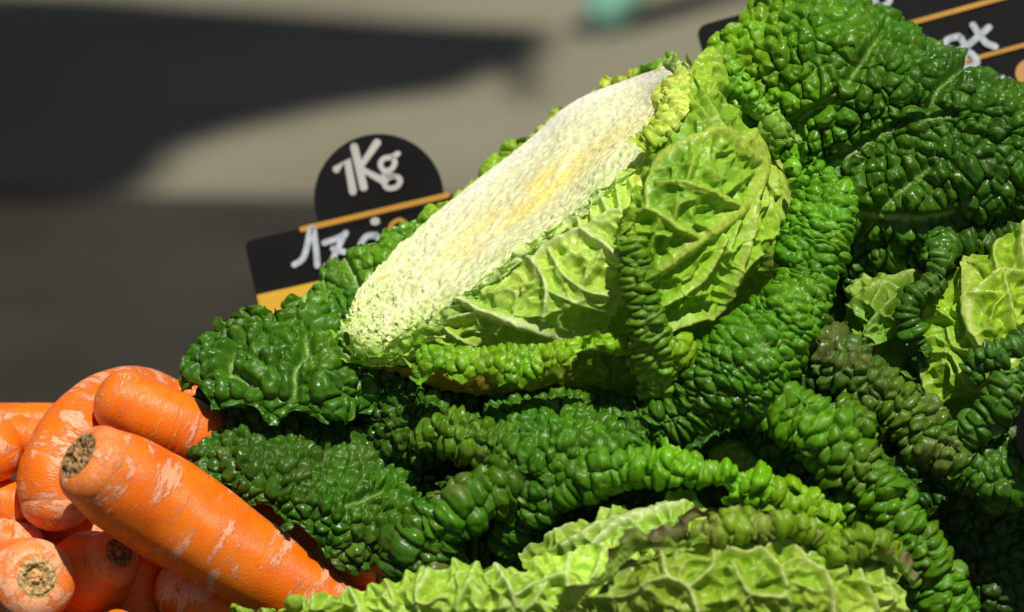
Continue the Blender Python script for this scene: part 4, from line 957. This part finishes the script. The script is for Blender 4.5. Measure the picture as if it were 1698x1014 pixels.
sheet('leaf', c3, [   # deep dark leaf between the half and the right cabbage
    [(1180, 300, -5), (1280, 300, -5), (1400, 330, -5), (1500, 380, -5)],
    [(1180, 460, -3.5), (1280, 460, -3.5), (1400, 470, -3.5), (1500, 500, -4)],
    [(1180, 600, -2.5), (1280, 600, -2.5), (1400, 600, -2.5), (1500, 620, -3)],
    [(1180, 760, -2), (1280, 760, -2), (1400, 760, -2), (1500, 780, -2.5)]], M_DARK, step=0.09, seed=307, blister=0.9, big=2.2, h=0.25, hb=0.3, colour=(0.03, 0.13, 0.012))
sheet('leaf', c3, [   # torn pale scrap by the stem
    [(1268, 205, 0.2), (1282, 200, 0.5), (1300, 196, 0.4)],
    [(1280, 225, 0.2), (1296, 218, 0.6), (1316, 208, 0.5)],
    [(1290, 250, -0.2), (1302, 240, 0.2), (1322, 226, 0.2)]], M_PALE, seed=305, blister=0.5, h=0.12, rag=('u0', 'v0', 'v1', 'u1'), rag_amp=0.5, colour=(0.26, 0.46, 0.10))

# ------------------------------------------------------------------ cabbage at the right edge, pale undersides
c4 = thing('savoy_cabbage', W((1600, 800, -3)), 'savoy cabbage at the right edge with pale ribbed undersides and rolled dark margins', 'cabbage', 'heaped savoy cabbages')
sheet('leaf', c4, [
    [(1388, 545, -0.4), (1392, 500, -0.4), (1412, 464, -1.0), (1440, 445, -1.8)],
    [(1400, 575, 1.2), (1425, 525, 1.8), (1450, 480, 1.0), (1480, 436, -0.8)],
    [(1430, 600, 1.8), (1462, 548, 2.4), (1490, 500, 1.8), (1520, 432, -0.4)],
    [(1470, 622, 1.8), (1500, 575, 2.2), (1528, 520, 1.6), (1560, 432, -0.6)],
    [(1520, 660, 1.0), (1545, 600, 1.2), (1565, 530, 0.6), (1590, 440, -1.4)]], M_PALE, under=True, seed=401, blister=0.75, big=1.4, h=0.16, hb=0.38, ridge=0.18,
    veins=[([(1392, 560), (1412, 505), (1440, 475), (1520, 448)], 0.07, 0.07), ([(1430, 575), (1440, 540), (1470, 505), (1505, 478)], 0.07, 0.06), ([(1430, 578), (1475, 560), (1500, 520)], 0.05, 0.05), ([(1412, 570), (1450, 540)], 0.06, 0.05)],
    vcol=(0.32, 0.46, 0.10), crease=0.4, colour=[(1400, 520, (0.16, 0.34, 0.05)), (1480, 520, (0.17, 0.38, 0.05)), (1460, 450, (0.24, 0.40, 0.07))], rag=('v1', 'u0'), rag_amp=0.2)
sheet('leaf', c4, [
    [(1505, 655, 1.6), (1502, 605, 2.2), (1514, 548, 2.2), (1545, 488, 1.6), (1585, 440, 0.0)],
    [(1555, 705, 2.2), (1560, 640, 3.0), (1575, 570, 3.0), (1592, 500, 2.4), (1610, 430, 0.6)],
    [(1600, 705, 2.6), (1605, 645, 3.6), (1612, 570, 3.8), (1618, 495, 3.2), (1630, 408, 1.2)],
    [(1660, 690, 2.4), (1662, 635, 3.4), (1660, 570, 3.8), (1662, 490, 3.4), (1668, 395, 1.4)],
    [(1720, 680, 1.6), (1720, 630, 2.6), (1718, 565, 3.0), (1716, 480, 2.8), (1715, 360, 1.0)],
    [(1780, 680, 0), (1780, 630, 1), (1778, 565, 1.4), (1776, 480, 1.2), (1775, 350, 0)]], M_PALE, under=True, seed=403, blister=1.0, big=1.5, h=0.10, hb=0.30, ridge=0.20,
    veins=[([(1605, 425), (1603, 470), (1606, 530), (1622, 570), (1638, 588)], 0.20, 0.17), ([(1608, 492), (1640, 462), (1665, 448), (1700, 452)], 0.12, 0.10), ([(1655, 452), (1650, 410), (1672, 386)], 0.11, 0.08), ([(1525, 600), (1532, 640), (1560, 700)], 0.10, 0.08),
           ([(1570, 545), (1580, 575), (1612, 580)], 0.08, 0.06), ([(1540, 585), (1580, 590), (1600, 640), (1640, 655)], 0.08, 0.07), ([(1665, 455), (1672, 500), (1680, 545)], 0.10, 0.10), ([(1700, 360), (1694, 410), (1704, 450)], 0.18, 0.16)],
    vcol=(0.40, 0.54, 0.10), crease=0.35, wave=0.12, rag=('v1',), rag_amp=0.15, colour=[(1550, 600, (0.24, 0.45, 0.04)), (1620, 520, (0.28, 0.50, 0.05)), (1600, 680, (0.26, 0.48, 0.03)), (1690, 500, (0.34, 0.52, 0.04))])
DZ = -0.8
rope('curled_leaf', c4, [(1572, 392, 0.6, 0.30), (1560, 415, 2.4, 0.40), (1552, 458, 3.2, 0.40), (1518, 486, 3.6, 0.33), (1504, 515, 3.8, 0.25), (1512, 552, 3.8, 0.31), (1524, 590, 3.2, 0.33), (1522, 612, 2.6, 0.19)], M_DARK, seed=405, blister=0.58, big=1.4, h=0.22, hb=0.16, bulge=0.3,
     colour=(0.028, 0.15, 0.018), wob=0.25)
DZ = 0.0
rope('curled_leaf', c4, [(1296, 622, 2.6, 0.5), (1325, 610, 3.4, 1.25), (1382, 606, 4.0, 1.45), (1440, 640, 4.4, 1.45), (1500, 688, 4.6, 1.45), (1550, 738, 4.6, 1.55), (1610, 768, 4.4, 1.5), (1680, 776, 4.2, 1.6), (1760, 768, 3.8, 1.5)], M_DARK, seed=407, blister=0.72, big=1.7, h=0.30, hb=0.20,
     bulge=0.3, spots=0.22, crease=0.25, colour=[(1310, 600, (0.035, 0.14, 0.016)), (1400, 600, (0.05, 0.15, 0.03)), (1500, 690, (0.06, 0.17, 0.025)), (1640, 770, (0.04, 0.16, 0.018))], vcol=(0.24, 0.32, 0.12))
rope('curled_leaf', c4, [(1320, 640, 2.6, 0.6), (1380, 652, 3.2, 0.9), (1440, 690, 3.6, 0.8), (1490, 735, 3.4, 0.5)], M_DARK, seed=409, blister=0.7, h=0.26, hb=0.2, colour=(0.03, 0.13, 0.012))
rope('curled_leaf', c4, [(1610, 770, 4.6, 0.6), (1625, 800, 4.8, 0.75), (1655, 815, 4.8, 0.6), (1640, 838, 4.4, 0.3)], M_DARK, seed=411, blister=0.7, h=0.24, hb=0.14, colour=(0.04, 0.17, 0.014))
rope('curled_leaf', c4, [(1590, 735, 4.8, 0.51), (1622, 706, 5.4, 0.64), (1655, 668, 5.6, 0.71), (1680, 632, 5.4, 0.64), (1720, 600, 4.8, 0.77)], M_DARK, seed=413, blister=0.7, big=1.5, h=0.24, hb=0.16, bulge=0.3, colour=(0.028, 0.17, 0.022))
rope('curled_leaf', c4, [(1612, 612, 4.6, 0.31), (1632, 596, 5.0, 0.38), (1668, 580, 5.2, 0.35), (1710, 560, 4.8, 0.52)], M_DARK, seed=415, blister=0.6, big=1.3, h=0.22, hb=0.12, bulge=0.3, colour=(0.024, 0.14, 0.022))
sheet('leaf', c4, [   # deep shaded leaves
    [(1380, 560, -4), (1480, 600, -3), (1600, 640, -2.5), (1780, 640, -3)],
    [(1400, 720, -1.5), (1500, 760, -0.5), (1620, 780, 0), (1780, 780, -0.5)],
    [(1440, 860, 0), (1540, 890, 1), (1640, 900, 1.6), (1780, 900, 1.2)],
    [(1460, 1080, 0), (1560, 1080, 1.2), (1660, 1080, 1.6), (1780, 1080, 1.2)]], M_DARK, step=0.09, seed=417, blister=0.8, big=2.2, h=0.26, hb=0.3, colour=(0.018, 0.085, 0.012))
#@@FRONT
DZ = 2.2
# ------------------------------------------------------------------ pale cabbage in front
c5 = thing('savoy_cabbage', W((1100, 1200, 4)), 'pale green savoy cabbage in front with white veins and browned leaf margin', 'cabbage', 'heaped savoy cabbages')
sheet('leaf', c5, [
    [(860, 918, 4.2), (868, 940, 4.8), (880, 980, 5.2), (900, 1040, 5)],
    [(945, 866, 4.8), (955, 900, 5.8), (965, 950, 6.2), (980, 1020, 6)],
    [(1050, 826, 5.0), (1060, 862, 6.2), (1065, 910, 6.8), (1070, 1000, 6.6)],
    [(1135, 808, 4.8), (1140, 850, 6.2), (1145, 900, 6.8), (1150, 990, 6.6)],
    [(1185, 838, 4.4), (1195, 880, 5.6), (1200, 930, 6.2), (1210, 990, 6.2)]], M_PALE, under=True, seed=501, blister=0.6, big=1.3, h=0.12, hb=0.18, ridge=0.14,
    veins=[([(930, 905), (985, 872), (1050, 848), (1092, 838)], 0.09, 0.06), ([(979, 912), (1005, 880), (1040, 858), (1100, 842), (1140, 830)], 0.14, 0.09), ([(1040, 858), (1062, 880), (1068, 905)], 0.08, 0.06), ([(860, 916), (920, 880), (960, 862)], 0.09, 0.06)],
    vcol=(0.56, 0.68, 0.30), crease=0.35, rag=('v0', 'u1'), rag_amp=0.4, colour=[(900, 900, (0.30, 0.50, 0.08)), (1020, 860, (0.33, 0.53, 0.09)), (1130, 830, (0.36, 0.56, 0.12))])
DZ = 1.4
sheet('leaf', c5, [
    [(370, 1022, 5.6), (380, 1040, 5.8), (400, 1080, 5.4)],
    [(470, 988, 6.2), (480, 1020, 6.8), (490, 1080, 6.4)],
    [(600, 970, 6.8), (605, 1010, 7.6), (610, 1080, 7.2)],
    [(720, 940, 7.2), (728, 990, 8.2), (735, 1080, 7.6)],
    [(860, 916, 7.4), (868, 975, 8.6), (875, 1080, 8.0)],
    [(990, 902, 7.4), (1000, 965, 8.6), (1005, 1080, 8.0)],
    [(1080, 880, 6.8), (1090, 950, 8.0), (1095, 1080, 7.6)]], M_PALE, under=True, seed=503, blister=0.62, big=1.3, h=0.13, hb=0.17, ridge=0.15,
    veins=[([(575, 968), (590, 1000), (600, 1020)], 0.08, 0.06), ([(712, 942), (690, 985), (695, 1020)], 0.08, 0.06), ([(818, 930), (845, 975), (858, 1005)], 0.09, 0.08), ([(945, 910), (938, 960), (955, 1014)], 0.09, 0.08), ([(858, 985), (890, 965), (938, 950)], 0.07, 0.06),
           ([(870, 1014), (890, 990), (905, 965)], 0.06, 0.06), ([(760, 1014), (765, 985), (790, 930)], 0.06, 0.05), ([(520, 985), (515, 1010)], 0.06, 0.05), ([(640, 960), (652, 1000), (648, 1020)], 0.06, 0.05), ([(1000, 905), (985, 950), (955, 985)], 0.07, 0.06)],
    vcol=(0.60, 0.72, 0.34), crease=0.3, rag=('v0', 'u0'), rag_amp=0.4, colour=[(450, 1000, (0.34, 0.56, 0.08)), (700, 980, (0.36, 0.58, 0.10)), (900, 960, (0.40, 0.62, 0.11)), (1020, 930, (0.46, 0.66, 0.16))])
VF = (0.50, 0.60, 0.19)
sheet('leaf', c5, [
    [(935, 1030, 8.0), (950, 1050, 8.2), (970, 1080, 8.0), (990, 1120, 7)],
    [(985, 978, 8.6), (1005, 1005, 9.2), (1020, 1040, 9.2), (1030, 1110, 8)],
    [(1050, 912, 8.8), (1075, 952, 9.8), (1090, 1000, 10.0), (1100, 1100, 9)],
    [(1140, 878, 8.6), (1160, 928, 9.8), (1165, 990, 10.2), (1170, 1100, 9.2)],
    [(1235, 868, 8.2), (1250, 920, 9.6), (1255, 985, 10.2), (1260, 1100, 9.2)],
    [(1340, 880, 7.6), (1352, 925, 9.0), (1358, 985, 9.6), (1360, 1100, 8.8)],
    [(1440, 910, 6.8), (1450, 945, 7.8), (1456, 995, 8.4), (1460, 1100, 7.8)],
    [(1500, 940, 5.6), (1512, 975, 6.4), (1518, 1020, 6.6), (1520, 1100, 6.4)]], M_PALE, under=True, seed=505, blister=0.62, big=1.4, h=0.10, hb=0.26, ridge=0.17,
    veins=[([(1095, 915), (1109, 956), (1141, 974), (1159, 1016)], 0.10, 0.15), ([(1141, 974), (1172, 948), (1184, 930), (1180, 900)], 0.10, 0.07), ([(1109, 956), (1075, 965), (1045, 985), (960, 995)], 0.10, 0.05), ([(1180, 902), (1233, 914), (1265, 910), (1293, 939), (1304, 971)], 0.08, 0.09),
           ([(1215, 930), (1228, 960), (1244, 985), (1304, 992), (1307, 1016)], 0.08, 0.10), ([(1318, 905), (1340, 930), (1367, 949), (1378, 980), (1382, 1016)], 0.07, 0.12), ([(1427, 942), (1440, 970), (1455, 1016)], 0.08, 0.09), ([(1367, 949), (1390, 945), (1413, 933)], 0.06, 0.05),
           ([(1265, 910), (1290, 895), (1330, 900)], 0.06, 0.04), ([(1244, 985), (1230, 1000), (1225, 1016)], 0.07, 0.07), ([(1293, 939), (1320, 925), (1338, 928)], 0.05, 0.05)],
    vcol=VF, crease=0.4, rag=('v0', 'u1', 'u0'), rag_amp=0.4, edge_col=((0.16, 0.10, 0.055), (('u0', 0.10), ('v0', 0.10))),
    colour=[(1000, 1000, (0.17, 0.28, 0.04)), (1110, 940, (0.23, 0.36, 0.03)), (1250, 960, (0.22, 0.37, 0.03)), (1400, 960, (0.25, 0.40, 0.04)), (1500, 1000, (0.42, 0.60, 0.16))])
rope('curled_leaf', c5, [(1150, 880, 9.0, 0.24), (1180, 880, 9.2, 0.29), (1230, 872, 9.2, 0.37), (1280, 870, 9.0, 0.35), (1330, 876, 8.6, 0.30), (1362, 888, 8.2, 0.24), (1375, 896, 8.2, 0.20)], M_DARK, seed=507, blister=0.7, big=1.6, h=0.22, hb=0.16, bulge=0.28, spots=0.35, colour=(0.12, 0.30, 0.02), wob=0.2, vcol=(0.2, 0.16, 0.07))
rope('curled_leaf', c5, [(1370, 895, 8.0, 0.3), (1385, 908, 8.4, 0.62), (1418, 902, 8.2, 0.6), (1452, 898, 7.6, 0.35), (1475, 912, 7.0, 0.2)], M_DARK, seed=509, blister=0.6, big=1.4, h=0.22, hb=0.14, bulge=0.28, spots=0.3, colour=(0.14, 0.34, 0.025), wob=0.2)
BN = (0.13, 0.085, 0.05)
frill('browned_margin', c5, [(930, 1022, 8.4), (960, 1000, 8.9), (995, 972, 9.2), (1025, 945, 9.2), (1055, 915, 9.2), (1090, 908, 9.4), (1125, 906, 9.4)], M_PALE, 0.8, 0.3, 1.2, 0.3, 71, (0.22, 0.34, 0.05), lean=(-0.3, 0.8, 0.5), edge=BN)
frill('browned_margin', c5, [(1060, 908, 9.3), (1100, 898, 9.5), (1135, 886, 9.3), (1146, 864, 8.9), (1172, 856, 8.4), (1200, 862, 8.3)], M_PALE, 0.65, 0.28, 1.2, 0.3, 73, (0.18, 0.18, 0.06), lean=(-0.2, 0.8, 0.6), edge=BN)
frill('browned_margin', c5, [(1060, 930, 9.3), (1100, 920, 9.6), (1140, 906, 9.6), (1180, 896, 9.5), (1230, 892, 9.5)], M_PALE, 0.4, 0.18, 1.6, 0.3, 75, (0.24, 0.40, 0.05), lean=(-0.2, 0.8, 0.6))
frill('browned_margin', c5, [(1340, 900, 8.4), (1380, 918, 8.4), (1430, 924, 8.0), (1480, 935, 7.2), (1515, 975, 6.4)], M_PALE, 0.7, 0.3, 1.2, 0.3, 77, (0.22, 0.40, 0.06), lean=(0.3, 0.8, 0.5), edge=(0.2, 0.17, 0.07))
